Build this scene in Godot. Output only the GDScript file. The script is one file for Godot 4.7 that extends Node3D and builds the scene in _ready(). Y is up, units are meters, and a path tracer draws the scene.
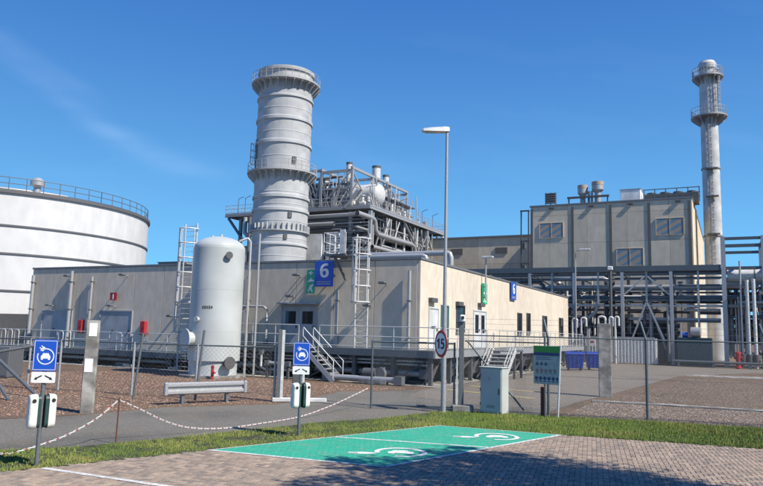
extends Node3D
# A power station yard seen from a parking place. The axes follow the buildings: -z runs along their long side, x along their front.

const IN := Vector3(0, 0, 0)
var M := {}
var T := {}
var rng := RandomNumberGenerator.new()
var taken := {}
var cam: Camera3D

# ---------------------------------------------------------------- mesh builder
class MB:
	var v := PackedVector3Array()
	var n := PackedVector3Array()
	var c := PackedColorArray()
	var col := Color(1, 1, 1)
	var colored := false
	func tri(a: Vector3, b: Vector3, d: Vector3, nn = null):
		var k: Vector3 = (a - d).cross(a - b).normalized() if nn == null else nn
		if nn != null and (a - d).cross(a - b).dot(k) < 0:
			var sw := b
			b = d; d = sw
		v.append(a); v.append(b); v.append(d)
		n.append(k); n.append(k); n.append(k)
		if colored:
			c.append(col); c.append(col); c.append(col)
	func quad(a: Vector3, b: Vector3, d: Vector3, e: Vector3):
		tri(a, b, d); tri(a, d, e)
	func stri(a: Vector3, b: Vector3, d: Vector3, na: Vector3, nb: Vector3, nd: Vector3):
		if (a - d).cross(a - b).dot(na + nb + nd) < 0:
			stri(a, d, b, na, nd, nb)
			return
		v.append(a); v.append(b); v.append(d)
		n.append(na); n.append(nb); n.append(nd)
		if colored:
			c.append(col); c.append(col); c.append(col)
	func box(p: Vector3, s: Vector3, r := Basis.IDENTITY) -> MB:
		var h := s * 0.5
		var q := []
		for i in 8:
			q.append(p + r * Vector3(h.x if i & 1 else -h.x, h.y if i & 2 else -h.y, h.z if i & 4 else -h.z))
		quad(q[4], q[6], q[7], q[5]); quad(q[1], q[3], q[2], q[0])
		quad(q[5], q[7], q[3], q[1]); quad(q[0], q[2], q[6], q[4])
		quad(q[6], q[2], q[3], q[7]); quad(q[0], q[4], q[5], q[1])
		return self
	func span(a: Vector3, b: Vector3) -> MB:
		return box((a + b) * 0.5, (b - a).abs())
	# box with chamfered edges
	func cbox(p: Vector3, s: Vector3, e: float, r := Basis.IDENTITY) -> MB:
		var h := s * 0.5
		var w := func(x, y, z): return p + r * Vector3(x, y, z)
		for sg in [-1.0, 1.0]:
			for ax in 3:
				var u := (ax + 1) % 3
				var t := (ax + 2) % 3
				var f := []
				for k in [[-1, -1], [1, -1], [1, 1], [-1, 1]]:
					var z := Vector3.ZERO
					z[ax] = sg * h[ax]; z[u] = k[0] * (h[u] - e); z[t] = k[1] * (h[t] - e)
					f.append(p + r * z)
				if sg > 0: quad(f[3], f[2], f[1], f[0])
				else: quad(f[0], f[1], f[2], f[3])
		for ax in 3:
			var u := (ax + 1) % 3
			var t := (ax + 2) % 3
			for su in [-1.0, 1.0]:
				for stt in [-1.0, 1.0]:
					var a := Vector3.ZERO; var b := Vector3.ZERO; var d := Vector3.ZERO; var g := Vector3.ZERO
					a[ax] = -(h[ax] - e); a[u] = su * h[u]; a[t] = stt * (h[t] - e)
					b[ax] = h[ax] - e; b[u] = su * h[u]; b[t] = stt * (h[t] - e)
					d[ax] = h[ax] - e; d[u] = su * (h[u] - e); d[t] = stt * h[t]
					g[ax] = -(h[ax] - e); g[u] = su * (h[u] - e); g[t] = stt * h[t]
					if su * stt > 0: quad(p + r * g, p + r * d, p + r * b, p + r * a)
					else: quad(p + r * a, p + r * b, p + r * d, p + r * g)
		for x in [-1.0, 1.0]:
			for y in [-1.0, 1.0]:
				for z in [-1.0, 1.0]:
					var a := p + r * Vector3(x * h.x, y * (h.y - e), z * (h.z - e))
					var b := p + r * Vector3(x * (h.x - e), y * h.y, z * (h.z - e))
					var d := p + r * Vector3(x * (h.x - e), y * (h.y - e), z * h.z)
					if x * y * z > 0: tri(d, b, a)
					else: tri(a, b, d)
		return self
	static func frame(d: Vector3) -> Basis:
		var y := d.normalized()
		var x := y.cross(Vector3(0, 1, 0))
		if x.length() < 0.01: x = y.cross(Vector3(0, 0, 1))
		x = x.normalized()
		return Basis(x, y, x.cross(y))
	func cyl(a: Vector3, b: Vector3, r0: float, r1 := -1.0, seg := 8, caps := true) -> MB:
		if r1 < 0: r1 = r0
		var f := frame(b - a)
		for i in seg:
			var t0 := TAU * i / seg
			var t1 := TAU * (i + 1) / seg
			var d0 := f.x * cos(t0) + f.z * sin(t0)
			var d1 := f.x * cos(t1) + f.z * sin(t1)
			stri(a + d0 * r0, b + d0 * r1, b + d1 * r1, d0, d0, d1)
			stri(a + d0 * r0, b + d1 * r1, a + d1 * r0, d0, d1, d1)
			if caps:
				tri(b, b + d1 * r1, b + d0 * r1, f.y)
				tri(a, a + d0 * r0, a + d1 * r0, -f.y)
		return self
	# square bar between two points
	func bar(a: Vector3, b: Vector3, w: float, h := -1.0) -> MB:
		if h < 0: h = w
		var f := frame(b - a)
		return box((a + b) * 0.5, Vector3(w, a.distance_to(b), h), f)
	func tube(pts: Array, r: float, seg := 8, closed := false) -> MB:
		var m := pts.size()
		var rings := []
		var prev := Vector3.ZERO
		for i in m:
			var t: Vector3
			if closed: t = (pts[(i + 1) % m] - pts[(i + m - 1) % m]).normalized()
			elif i == 0: t = (pts[1] - pts[0]).normalized()
			elif i == m - 1: t = (pts[i] - pts[i - 1]).normalized()
			else: t = ((pts[i + 1] - pts[i]).normalized() + (pts[i] - pts[i - 1]).normalized()).normalized()
			var x := frame(t).x if i == 0 else (prev - t * prev.dot(t)).normalized()
			prev = x
			var z := x.cross(t)
			var ring := []
			for k in seg:
				ring.append(x * cos(TAU * k / seg) + z * sin(TAU * k / seg))
			rings.append(ring)
		for i in (m if closed else m - 1):
			var j := (i + 1) % m
			for k in seg:
				var l := (k + 1) % seg
				stri(pts[i] + rings[i][k] * r, pts[j] + rings[j][k] * r, pts[j] + rings[j][l] * r, rings[i][k], rings[j][k], rings[j][l])
				stri(pts[i] + rings[i][k] * r, pts[j] + rings[j][l] * r, pts[i] + rings[i][l] * r, rings[i][k], rings[j][l], rings[i][l])
		return self
	# profile: list of Vector2(radius, height)
	func lathe(o: Vector3, prof: Array, seg := 32, ax := Basis.IDENTITY) -> MB:
		for j in prof.size() - 1:
			var p: Vector2 = prof[j]
			var q: Vector2 = prof[j + 1]
			var sl := (q - p).normalized()
			for i in seg:
				var t0 := TAU * i / seg
				var t1 := TAU * (i + 1) / seg
				var d0 := Vector3(cos(t0), 0, sin(t0))
				var d1 := Vector3(cos(t1), 0, sin(t1))
				var n0 := ax * (d0 * sl.y - Vector3(0, sl.x, 0))
				var n1 := ax * (d1 * sl.y - Vector3(0, sl.x, 0))
				var a := o + ax * (d0 * p.x + Vector3(0, p.y, 0))
				var b := o + ax * (d0 * q.x + Vector3(0, q.y, 0))
				var d := o + ax * (d1 * q.x + Vector3(0, q.y, 0))
				var e := o + ax * (d1 * p.x + Vector3(0, p.y, 0))
				stri(a, b, d, n0, n0, n1)
				stri(a, d, e, n0, n1, n1)
		return self
	func quad2(x0, x1, z0, z1, y) -> MB:
		quad(Vector3(x0, y, z0), Vector3(x1, y, z0), Vector3(x1, y, z1), Vector3(x0, y, z1))
		return self
	# flat outline (Vector2 list) put in a plane o + x*u + y*w, thickness th along their normal
	func slab(pts: Array, o: Vector3, ux: Vector3, uy: Vector3, th: float) -> MB:
		var pp := PackedVector2Array(pts)
		if Geometry2D.is_polygon_clockwise(pp): pp.reverse()
		var nz := ux.cross(uy).normalized()
		var idx := Geometry2D.triangulate_polygon(pp)
		var m := pp.size()
		var f := []; var bk := []
		for p in pp:
			var w: Vector3 = o + ux * p.x + uy * p.y
			f.append(w + nz * th); bk.append(w)
		for i in range(0, idx.size(), 3):
			var a: Vector3 = f[idx[i]]; var b: Vector3 = f[idx[i + 1]]; var d: Vector3 = f[idx[i + 2]]
			if (a - d).cross(a - b).dot(nz) > 0: tri(a, b, d)
			else: tri(a, d, b)
			if th > 0.0:
				a = bk[idx[i]]; b = bk[idx[i + 1]]; d = bk[idx[i + 2]]
				if (a - d).cross(a - b).dot(nz) < 0: tri(a, b, d)
				else: tri(a, d, b)
		if th > 0.0:
			for i in m:
				var j := (i + 1) % m
				quad(bk[i], f[i], f[j], bk[j])
		return self
	func mesh(mat: Material) -> ArrayMesh:
		var am := ArrayMesh.new()
		var arr := []
		arr.resize(Mesh.ARRAY_MAX)
		arr[Mesh.ARRAY_VERTEX] = v
		arr[Mesh.ARRAY_NORMAL] = n
		if colored: arr[Mesh.ARRAY_COLOR] = c
		am.add_surface_from_arrays(Mesh.PRIMITIVE_TRIANGLES, arr)
		am.surface_set_material(0, mat)
		return am

# ---------------------------------------------------------------- naming and placing
func numbered(called: String) -> String:
	var k: int = taken.get(called, 0)
	taken[called] = k + 1
	return called if k == 0 else "%s_%03d" % [called, k]

func meta(o, label, category, group := ""):
	o.set_meta("label", label); o.set_meta("category", category)
	if group != "": o.set_meta("group", group)
	return o

func thing(called: String, at: Vector3, label: String, category: String, group := "", turn := 0.0) -> Node3D:
	var o := Node3D.new()
	o.name = numbered(called)
	add_child(o)
	o.position = at
	o.rotation.y = turn
	return meta(o, label, category, group)

func mi(called: String, mesh: Mesh, parent: Node, at := Vector3.ZERO) -> MeshInstance3D:
	var o := MeshInstance3D.new()
	o.name = called
	o.mesh = mesh
	o.position = at
	parent.add_child(o, true)
	return o

func part(called: String, b: MB, mat: Material, parent: Node, at := Vector3.ZERO) -> MeshInstance3D:
	return mi(called, b.mesh(mat), parent, at)

# parts given in world coordinates under a thing that stands at its own base
func wpart(called: String, b: MB, mat: Material, t: Node3D) -> MeshInstance3D:
	var o := mi(called, b.mesh(mat), t)
	o.transform = t.transform.affine_inverse()
	return o

func setting(called: String, b: MB, mat: Material) -> MeshInstance3D:
	var o := mi(numbered(called), b.mesh(mat), self)
	o.set_meta("kind", "structure")
	return o

func P(a, y := 0.0) -> Vector3:
	return Vector3(a[0], y, a[1])

func flat(called: String, pts: Array, y: float, mat: Material) -> MeshInstance3D:
	var q := []
	for p in pts: q.append(Vector2(p[0], -p[1]))
	return setting(called, MB.new().slab(q, Vector3(0, y, 0), Vector3(1, 0, 0), Vector3(0, 0, -1), 0.0), mat)

func inside(p: Vector2, poly: PackedVector2Array) -> bool:
	return Geometry2D.is_point_in_polygon(p, poly)

func poly2(pts: Array) -> PackedVector2Array:
	var q := PackedVector2Array()
	for p in pts: q.append(Vector2(p[0], p[1]))
	return q

# ---------------------------------------------------------------- textures and materials
func noise_tex(seed_: int, freq: float, lo: float, hi: float, oct := 4, size := 256, stretch := Vector2(1, 1), gain := 1.0) -> ImageTexture:
	var f := FastNoiseLite.new()
	f.seed = seed_; f.frequency = freq; f.noise_type = FastNoiseLite.TYPE_SIMPLEX_SMOOTH
	f.fractal_type = FastNoiseLite.FRACTAL_FBM; f.fractal_octaves = oct
	var im := Image.create(size, size, false, Image.FORMAT_RGB8)
	# the noise is laid round a torus so that it repeats without a seam
	for y in size:
		for x in size:
			var u := TAU * x / size
			var w := TAU * y / size
			var k := f.get_noise_3d(cos(u) * size / TAU * stretch.x + 900.0, sin(u) * size / TAU * stretch.x, w * size / TAU * stretch.y)
			var k2 := f.get_noise_3d(cos(u) * size / TAU * stretch.x + 900.0, sin(u) * size / TAU * stretch.x, (w - TAU) * size / TAU * stretch.y)
			var bl := smoothstep(0.8, 1.0, float(y) / size)
			var val := lerpf(lo, hi, clampf(0.5 + gain * lerpf(k, k2, bl), 0, 1))
			im.set_pixel(x, y, Color(val, val, val))
	im.generate_mipmaps()
	return ImageTexture.create_from_image(im)

# many coloured grains: gravel, asphalt
func grain_tex(seed_: int, cols: Array, size := 512, cell := 5.0) -> ImageTexture:
	var r := RandomNumberGenerator.new()
	r.seed = seed_
	var n := int(size / cell)
	var px := PackedVector2Array(); var pc := PackedColorArray()
	for j in n:
		for i in n:
			px.append(Vector2((i + r.randf()) * cell, (j + r.randf()) * cell))
			var a: Color = cols[r.randi() % cols.size()]
			pc.append(a * r.randf_range(0.75, 1.15))
	var im := Image.create(size, size, false, Image.FORMAT_RGB8)
	for y in size:
		for x in size:
			var ci := int(x / cell); var cj := int(y / cell)
			var best := 1e9; var bk := 0
			for dj in [-1, 0, 1]:
				for di in [-1, 0, 1]:
					var k: int = posmod(cj + dj, n) * n + posmod(ci + di, n)
					var dx := absf(px[k].x - x); var dy := absf(px[k].y - y)
					dx = minf(dx, size - dx); dy = minf(dy, size - dy)
					var d := dx * dx + dy * dy
					if d < best:
						best = d; bk = k
			im.set_pixel(x, y, pc[bk])
	im.generate_mipmaps()
	return ImageTexture.create_from_image(im)

func lin(r: float, g: float, b: float) -> Color:
	return Color(r, g, b).linear_to_srgb()

func mat(c: Color, rough := 0.8, metal := 0.0, tex = null, scale := 1.0) -> StandardMaterial3D:
	var m := StandardMaterial3D.new()
	m.albedo_color = c.linear_to_srgb()
	m.roughness = rough
	m.metallic = metal
	if tex != null:
		m.albedo_texture = T[tex]
		m.uv1_triplanar = true
		m.uv1_world_triplanar = true
		m.uv1_scale = Vector3.ONE * scale
	return m

func materials():
	T.fine = noise_tex(3, 0.06, 0.84, 1.0, 4)
	T.blotch = noise_tex(5, 0.018, 0.6, 1.0, 5, 256, Vector2(1, 1), 1.2)
	T.streak = noise_tex(7, 0.03, 0.93, 1.0, 5, 512, Vector2(1.2, 0.55), 1.0)
	T.soft = noise_tex(9, 0.02, 0.86, 1.0, 4)
	T.gravel = grain_tex(11, [Color(.47, .38, .31), Color(.58, .49, .41), Color(.36, .30, .26), Color(.68, .62, .55), Color(.48, .35, .28), Color(.28, .25, .23), Color(.55, .53, .49), Color(.42, .40, .37)], 512, 6.0)
	T.asphalt = grain_tex(13, [Color(.86, .86, .85), Color(.7, .7, .7), Color(.97, .95, .92), Color(.6, .6, .6), Color(.8, .8, .82)], 384, 3.0)
	M.panel = []
	for k in [1.0, 0.96, 1.04, 0.93]:
		M.panel.append(mat(Color(.64, .57, .465) * k, 0.9, 0, "streak", 0.11))
	M.hall = []
	for k in [1.0, 0.95, 1.04, 0.9]:
		M.hall.append(mat(Color(.68, .59, .45) * k, 0.9, 0, "streak", 0.06))
	M.joint = mat(Color(.17, .155, .13), 0.95)
	M.pilaster = mat(Color(.15, .145, .135), 0.8, 0, "fine", 0.4)
	M.coping = mat(Color(.22, .23, .24), 0.55, 0.3, "fine", 0.5)
	M.concrete = mat(Color(.40, .39, .36), 0.92, 0, "blotch", 0.5)
	M.concrete_dark = mat(Color(.34, .325, .295), 0.95, 0, "blotch", 0.3)
	M.brownwall = mat(Color(.27, .235, .19), 0.95, 0, "streak", 0.2)
	M.galv = mat(Color(.46, .47, .48), 0.5, 0.35, "fine", 1.3)
	M.galv_dark = mat(Color(.17, .185, .2), 0.55, 0.3, "fine", 1.3)
	M.rail = mat(Color(.52, .53, .53), 0.5, 0.3)
	M.steel_blue = mat(Color(.12, .15, .17), 0.55, 0.3, "fine", 0.6)
	M.white = mat(Color(.82, .82, .80), 0.55, 0, "soft", 0.12)
	M.white_metal = mat(Color(.68, .69, .68), 0.5, 0.05, "fine", 0.25)
	M.tankwhite = mat(Color(.62, .63, .635), 0.65, 0, "streak", 0.05)
	M.vessel = mat(Color(.53, .57, .565), 0.42, 0, "soft", 0.06)
	M.clad = []
	for k in [1.0, 0.97, 1.04, 0.985]:
		M.clad.append(mat(Color(.46, .48, .49) * k, 0.72, 0.0, "soft", 0.1))
	M.band = mat(Color(.30, .31, .32), 0.7, 0.0, "fine", 0.4)
	M.band_dark = mat(Color(.10, .105, .115), 0.7)
	M.dark = mat(Color(.15, .155, .16), 0.75, 0, "fine", 0.6)
	M.dark2 = mat(Color(.10, .105, .11), 0.7, 0, "fine", 0.6)
	M.black = mat(Color(.012, .012, .013), 0.6)
	M.door = mat(Color(.36, .385, .42), 0.5, 0, "soft", 0.12)
	M.door_white = mat(Color(.70, .72, .72), 0.5, 0, "soft", 0.12)
	M.door_green = mat(Color(.07, .17, .16), 0.5)
	M.glass = mat(Color(.02, .025, .03), 0.06)
	M.red = mat(Color(.40, .022, .028), 0.5)
	M.rust = mat(Color(.17, .055, .04), 0.85, 0, "fine", 3.0)
	M.blue = mat(Color(.012, .085, .48), 0.4)
	M.bluebin = mat(Color(.005, .045, .34), 0.45, 0, "soft", 1.0)
	M.signgreen = mat(Color(.02, .42, .22), 0.45)
	M.paint_white = mat(Color(.78, .78, .77), 0.5)
	M.charger = mat(Color(.80, .79, .74), 0.35, 0, "soft", 2.0)
	M.charger_side = mat(Color(.02, .055, .05), 0.45)
	M.cabinet = mat(Color(.56, .59, .56), 0.55, 0, "soft", 0.15)
	M.chimney = mat(Color(.56, .58, .58), 0.6, 0, "soft", 0.12)
	M.lime = mat(Color(.055, .30, .05), 0.5)
	M.navy = mat(Color(.03, .06, .16), 0.5)
	M.board = mat(Color(.40, .46, .44), 0.45, 0, "soft", 1.5)
	M.teal = mat(Color(.02, .055, .075), 0.5, 0, "fine", 0.5)
	M.asphalt = mat(Color(.275, .262, .222), 0.95, 0, "asphalt", 0.7)
	M.asphalt.vertex_color_use_as_albedo = true
	M.yard = mat(Color(.34, .305, .255), 0.95, 0, "asphalt", 0.45)
	M.yard.vertex_color_use_as_albedo = true
	M.gravel = mat(Color(.74, .66, .55), 0.95, 0, "gravel", 0.62)
	M.gravel_patch = mat(Color(.74, .66, .55), 0.95, 0, "gravel", 0.62)
	M.gravel_patch.vertex_color_use_as_albedo = true
	M.apron = mat(Color(.42, .40, .36), 0.93, 0, "blotch", 0.3)
	M.soil = mat(Color(.075, .085, .03), 0.97, 0, "blotch", 0.9)
	M.bed = mat(Color(.06, .052, .045), 0.97, 0, "fine", 2.0)
	M.green_paint = mat(Color(1, 1, 1), 0.78, 0, "fine", 1.4)
	M.green_paint.vertex_color_use_as_albedo = true
	M.line = mat(Color(.78, .79, .77), 0.75, 0, "fine", 1.6)
	M.yellow = mat(Color(.45, .38, .16), 0.85, 0, "fine", 1.2)
	M.mural_a = mat(Color(.46, .37, .30), 0.8, 0, "fine", 0.7)
	M.mural_b = mat(Color(.16, .31, .42), 0.8, 0, "fine", 0.7)
	M.trunk = mat(Color(.10, .08, .06), 0.95, 0, "fine", 2.0)
	var pv := mat(Color(1, 1, 1), 0.93, 0, "fine", 2.4)
	pv.vertex_color_use_as_albedo = true
	M.paver = pv
	var gr := mat(Color(1, 1, 1), 0.85)
	gr.vertex_color_use_as_albedo = true
	gr.backlight_enabled = true
	gr.backlight = Color(.25, .3, .05)
	M.grass = gr
	var lf := mat(Color(1, 1, 1), 0.8)
	lf.vertex_color_use_as_albedo = true
	M.leaf = lf
	var st := mat(Color(1, 1, 1), 0.92)
	st.vertex_color_use_as_albedo = true
	M.stone = st

# ---------------------------------------------------------------- shared small builders
func railing(t: Node3D, pts: Array, h := 1.1, step := 1.5, m: Material = null, r := 0.024, called := "railing"):
	var b := MB.new()
	for i in pts.size() - 1:
		var a: Vector3 = pts[i]; var e: Vector3 = pts[i + 1]
		for k in [1.0, 0.55, 0.1]:
			b.cyl(a + Vector3(0, h * k, 0), e + Vector3(0, h * k, 0), r if k > 0.2 else r * 0.8, -1, 5, false)
		var n := maxi(1, int(round(a.distance_to(e) / step)))
		for j in n + (1 if i == pts.size() - 2 else 0):
			var p := a.lerp(e, float(j) / n)
			b.cyl(p, p + Vector3(0, h, 0), r, -1, 5, false)
	return wpart(called, b, M.rail if m == null else m, t)

func ring_pts(o: Vector3, r: float, n := 32, a0 := 0.0, a1 := TAU) -> Array:
	var q := []
	for i in n + 1:
		var t := lerpf(a0, a1, float(i) / n)
		q.append(o + Vector3(cos(t) * r, 0, sin(t) * r))
	return q

# a ladder with safety hoops; f points away from the wall
func cage_ladder(t: Node3D, foot: Vector3, top: float, f: Vector3, w := 0.5, cage_from := 2.3, deep := 0.75, m: Material = null):
	if m == null: m = M.white_metal
	var s := f.cross(Vector3(0, 1, 0)).normalized()
	var b := MB.new()
	for k in [-1.0, 1.0]:
		b.cyl(foot + s * k * w * 0.5, Vector3(foot.x, top, foot.z) + s * k * w * 0.5, 0.045, -1, 6)
	wpart("side_rail", b, m, t)
	b = MB.new()
	var y := foot.y + 0.25
	while y < top - 0.1:
		b.cyl(Vector3(foot.x, y, foot.z) - s * w * 0.5, Vector3(foot.x, y, foot.z) + s * w * 0.5, 0.017, -1, 5, false)
		y += 0.3
	wpart("rung", b, m, t).set_meta("kind", "stuff")
	b = MB.new()
	y = foot.y + cage_from
	while y < top + 0.05:
		var q := []
		for i in 9:
			var a := PI * i / 8.0
			q.append(Vector3(foot.x, y, foot.z) + s * cos(a) * (w * 0.5 + 0.12) + f * sin(a) * deep)
		b.tube(q, 0.04, 5)
		y += 0.85
	for i in [1, 3, 4, 5, 7]:
		var a: float = PI * i / 8.0
		var o: Vector3 = s * cos(a) * (w * 0.5 + 0.12) + f * sin(a) * deep
		b.cyl(Vector3(foot.x, foot.y + cage_from, foot.z) + o, Vector3(foot.x, y - 0.85, foot.z) + o, 0.03, -1, 5)
	wpart("safety_cage", b, m, t)

func text_mesh(s: String, size: float, depth: float, m: Material, bold := true) -> TextMesh:
	var x := TextMesh.new()
	var f := SystemFont.new()
	f.font_names = PackedStringArray(["Droid Sans"])
	if bold: f.font_weight = 700
	x.font = f; x.text = s; x.font_size = 64; x.pixel_size = size / 64.0; x.depth = depth
	x.material = m
	return x

# diagonal wires of a chain-link fence between two feet
func chain_link(a: Vector3, e: Vector3, y0: float, y1: float, sp := 0.08, r := 0.0034) -> MB:
	var b := MB.new()
	var L := a.distance_to(e)
	var d := (e - a) / L
	var h := y1 - y0
	for sg in [0, 1]:
		var s := -h
		while s < L:
			var u0 := maxf(s, 0.0)
			var u1 := minf(s + h, L)
			if u1 > u0 + 0.01:
				var v0 := u0 - s
				var v1 := u1 - s
				var p := a + d * (u0 if sg == 0 else L - u0) + Vector3(0, y0 + v0, 0)
				var q := a + d * (u1 if sg == 0 else L - u1) + Vector3(0, y0 + v1, 0)
				b.cyl(p, q, r, -1, 3, false)
			s += sp
	return b

func fence_post(t: Node3D, p: Vector3, h: float, arm := Vector3.ZERO, r := 0.04, m: Material = null):
	if m == null: m = M.steel_blue
	wpart("post", MB.new().cyl(p, p + Vector3(0, h, 0), r, -1, 8), m, t)
	if arm != Vector3.ZERO:
		wpart("outrigger_arm", MB.new().bar(p + Vector3(0, h - 0.03, 0), p + Vector3(0, h - 0.03, 0) + arm, 0.05), m, t)

# ---------------------------------------------------------------- ground
var NEAR := [[-14.6, -1.0], [-12.5, -4.6], [-11.05, -7.8], [-9.7, -11.41], [-8.5, -14.6], [-7.21, -18.01], [-3.94, -18.31], [.58, -18.98], [6.0, -19.8]]
var FAR := [[6.0, -24.75], [.74, -23.5], [-2.31, -23.0], [-5.2, -22.3], [-7.9, -21.75], [-8.54, -21.3], [-9.25, -18.4], [-10.2, -16.56], [-10.81, -14.25], [-11.59, -11.54], [-12.23, -10.03], [-12.93, -9.09], [-14.6, -6.0], [-18.0, -1.0]]

# a flat sheet cut into cells whose tone wanders: worn, stained and patched ground
func patchy(called: String, pts: Array, y: float, m: Material, cell: float, sd: int, amp: float, tint: Color):
	var q := poly2(pts)
	var box := Rect2(q[0], Vector2.ZERO)
	for p in q: box = box.expand(p)
	var nz := FastNoiseLite.new()
	nz.seed = sd; nz.frequency = 0.22; nz.fractal_octaves = 4
	var b := MB.new()
	b.colored = true
	var x := box.position.x
	while x < box.end.x:
		var z := box.position.y
		while z < box.end.y:
			var sq := PackedVector2Array([Vector2(x, z), Vector2(x + cell, z), Vector2(x + cell, z + cell), Vector2(x, z + cell)])
			for g in Geometry2D.intersect_polygons(q, sq):
				var idx := Geometry2D.triangulate_polygon(g)
				for i in range(0, idx.size(), 3):
					var tv := []
					for k in 3:
						var w: Vector2 = g[idx[i + k]]
						var n := nz.get_noise_2d(w.x, w.y)
						var n2 := nz.get_noise_2d(w.x * 2.3 + 80.0, w.y * 2.3)
						var c := Color(1, 1, 1).lerp(tint, clampf(n2 * 2.0, 0, 1)) * (1.0 + amp * n * 2.0)
						tv.append([Vector3(w.x, y, w.y), Color(c.r, c.g, c.b)])
					if (tv[0][0] - tv[2][0]).cross(tv[0][0] - tv[1][0]).y < 0:
						var sw: Array = tv[1]
						tv[1] = tv[2]; tv[2] = sw
					for e in tv:
						b.v.append(e[0]); b.n.append(Vector3.UP); b.c.append(e[1])
			z += cell
		x += cell
	return setting(called, b, m)

func ground():
	setting("ground", MB.new().quad2(-420, 420, -620, 60, -0.03), M.gravel)
	patchy("access_road", [[-24, -2], [-14.6, -6.0], [-12.93, -9.09], [-12.23, -10.03], [-11.59, -11.54], [-10.81, -14.25], [-10.2, -16.56], [-9.25, -18.4], [-8.54, -21.3], [-7.9, -21.75], [-5.6, -22.2], [-5.5, -24.6], [-5.35, -28.7], [-4.94, -32.2], [-3.32, -52.9], [1.57, -64.0], [30, -66], [30, -72.3], [-12.2, -72.3], [-12.2, -34], [-12.4, -28.9], [-13.5, -26.7], [-14.73, -25.49], [-13.9, -21.7], [-13.76, -19.71], [-15.89, -16.56], [-16.26, -13.74], [-17.1, -11.95], [-34, -10]], -0.016, M.asphalt, .4, 5, .26, Color(1.18, 1.1, .98))
	patchy("gravel_ground", [[-45, -12.0], [-17.2, -12.0], [-13.7, -19.8], [-13, -29.4], [-45, -29.4]], -0.022, M.gravel_patch, .6, 6, .22, Color(1.15, .86, .74))
	patchy("gravel_ground", [[-5.4, -22.2], [6, -24.6], [6, -64.5], [1.4, -64], [-3.4, -52.9], [-5.4, -28.7]], -0.022, M.gravel_patch, .6, 7, .24, Color(.78, .86, .58))
	patchy("yard_surface", [[-5.6, -24.7], [-5.35, -28.7], [-4.94, -32.2], [-3.32, -52.9], [1.57, -64.0], [30, -66], [30, -72.3], [-12.2, -72.3], [-12.2, -34], [-12.4, -28.9], [-11.6, -25.6], [-8.6, -24.2]], -0.011, M.yard, .7, 8, .18, Color(1.1, 1.02, .9))
	flat("concrete_apron", [[-60, -29.4], [-60, -73], [-12.3, -73], [-12.3, -30.6]], -0.013, M.apron)
	flat("yard_line", [[-11.7, -29.6], [-7.2, -28.0], [-7.15, -28.35], [-11.65, -29.95]], -0.005, M.yellow)
	flat("yard_line", [[-11.6, -32.6], [-8.0, -31.4], [-7.95, -31.75], [-11.55, -32.95]], -0.005, M.yellow)
	# concrete edging through the gravel behind the fence
	var k := [[-5.0, -28.65], [-4.57, -28.72], [-2.93, -29.0], [.96, -29.26], [7, -29.7]]
	var b := MB.new()
	for i in k.size() - 1:
		var a := P(k[i], 0.0); var e := P(k[i + 1], 0.0)
		b.box((a + e) * 0.5 + Vector3(0, 0.005, 0), Vector3(a.distance_to(e), 0.05, 0.5), Basis(Vector3(0, 1, 0), atan2(-(e - a).z, (e - a).x)))
	setting("kerb", b, M.apron)
	flat("concrete_pad", [[-2.9, -53.6], [3.5, -54.5], [4.5, -58.0], [-2.4, -56.6]], -0.006, M.apron)
	# beds under the pavers and the turf
	flat("paving_bed", [[-12.5, -4.6], [-11.05, -7.8], [-9.7, -11.41], [-8.5, -14.6], [-7.21, -18.01], [-3.94, -18.31], [.58, -18.98], [6.0, -19.8], [6.0, -4.6]], -0.01, M.bed)
	var g := []
	g.append_array(NEAR); g.append_array(FAR)
	flat("verge", g, -0.006, M.soil)
	pavers()
	markings()
	turf()
	stones()

const PL := 0.2
const PW := 0.1
var PD := Vector3(-.172, 0, -.985).normalized()
var PQ := Vector3(.985, 0, -.172).normalized()

# bricks laid in herringbone: [centre, long direction, short direction]
func herringbone() -> Array:
	var out := []
	for b in range(-110, 150):
		for a in range(-95, 95):
			var k := posmod(a - b, 4)
			if k == 0: out.append([Vector3(-4, 0, -10) + PQ * ((a + 1) * PW) + PD * ((b + .5) * PW), PQ, PD])
			elif k == 3: out.append([Vector3(-4, 0, -10) + PQ * ((a + .5) * PW) + PD * ((b + 1) * PW), PD, PQ])
	return out

# paint on the pavers: their tops again, cut to the painted outline, a hair above
func paint(called: String, pts: Array, y: float, m: Material, col: Color, worn: Color, share: float, sd: int):
	var q := poly2(pts)
	var r := RandomNumberGenerator.new()
	r.seed = sd
	var box := Rect2(q[0], Vector2.ZERO)
	for p in q: box = box.expand(p)
	box = box.grow(.3)
	var b := MB.new()
	b.colored = true
	for br in herringbone():
			var p: Vector3 = br[0]
			if not box.has_point(Vector2(p.x, p.z)): continue
			var sq := PackedVector2Array()
			for k in [[-1, -1], [1, -1], [1, 1], [-1, 1]]:
				var w: Vector3 = p + br[1] * (k[0] * (PL * .5 - .0028)) + br[2] * (k[1] * (PW * .5 - .0028))
				sq.append(Vector2(w.x, w.z))
			for g in Geometry2D.intersect_polygons(q, sq):
				var c := col * r.randf_range(.93, 1.06)
				if r.randf() < share: c = col.lerp(worn, r.randf_range(.1, .55))
				b.col = Color(c.r, c.g, c.b)
				var gq := []
				for w in g: gq.append(Vector2(w.x, -w.y))
				b.slab(gq, Vector3(0, y, 0), Vector3(1, 0, 0), Vector3(0, 0, -1), 0.0)
	return setting(called, b, m)

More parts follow.
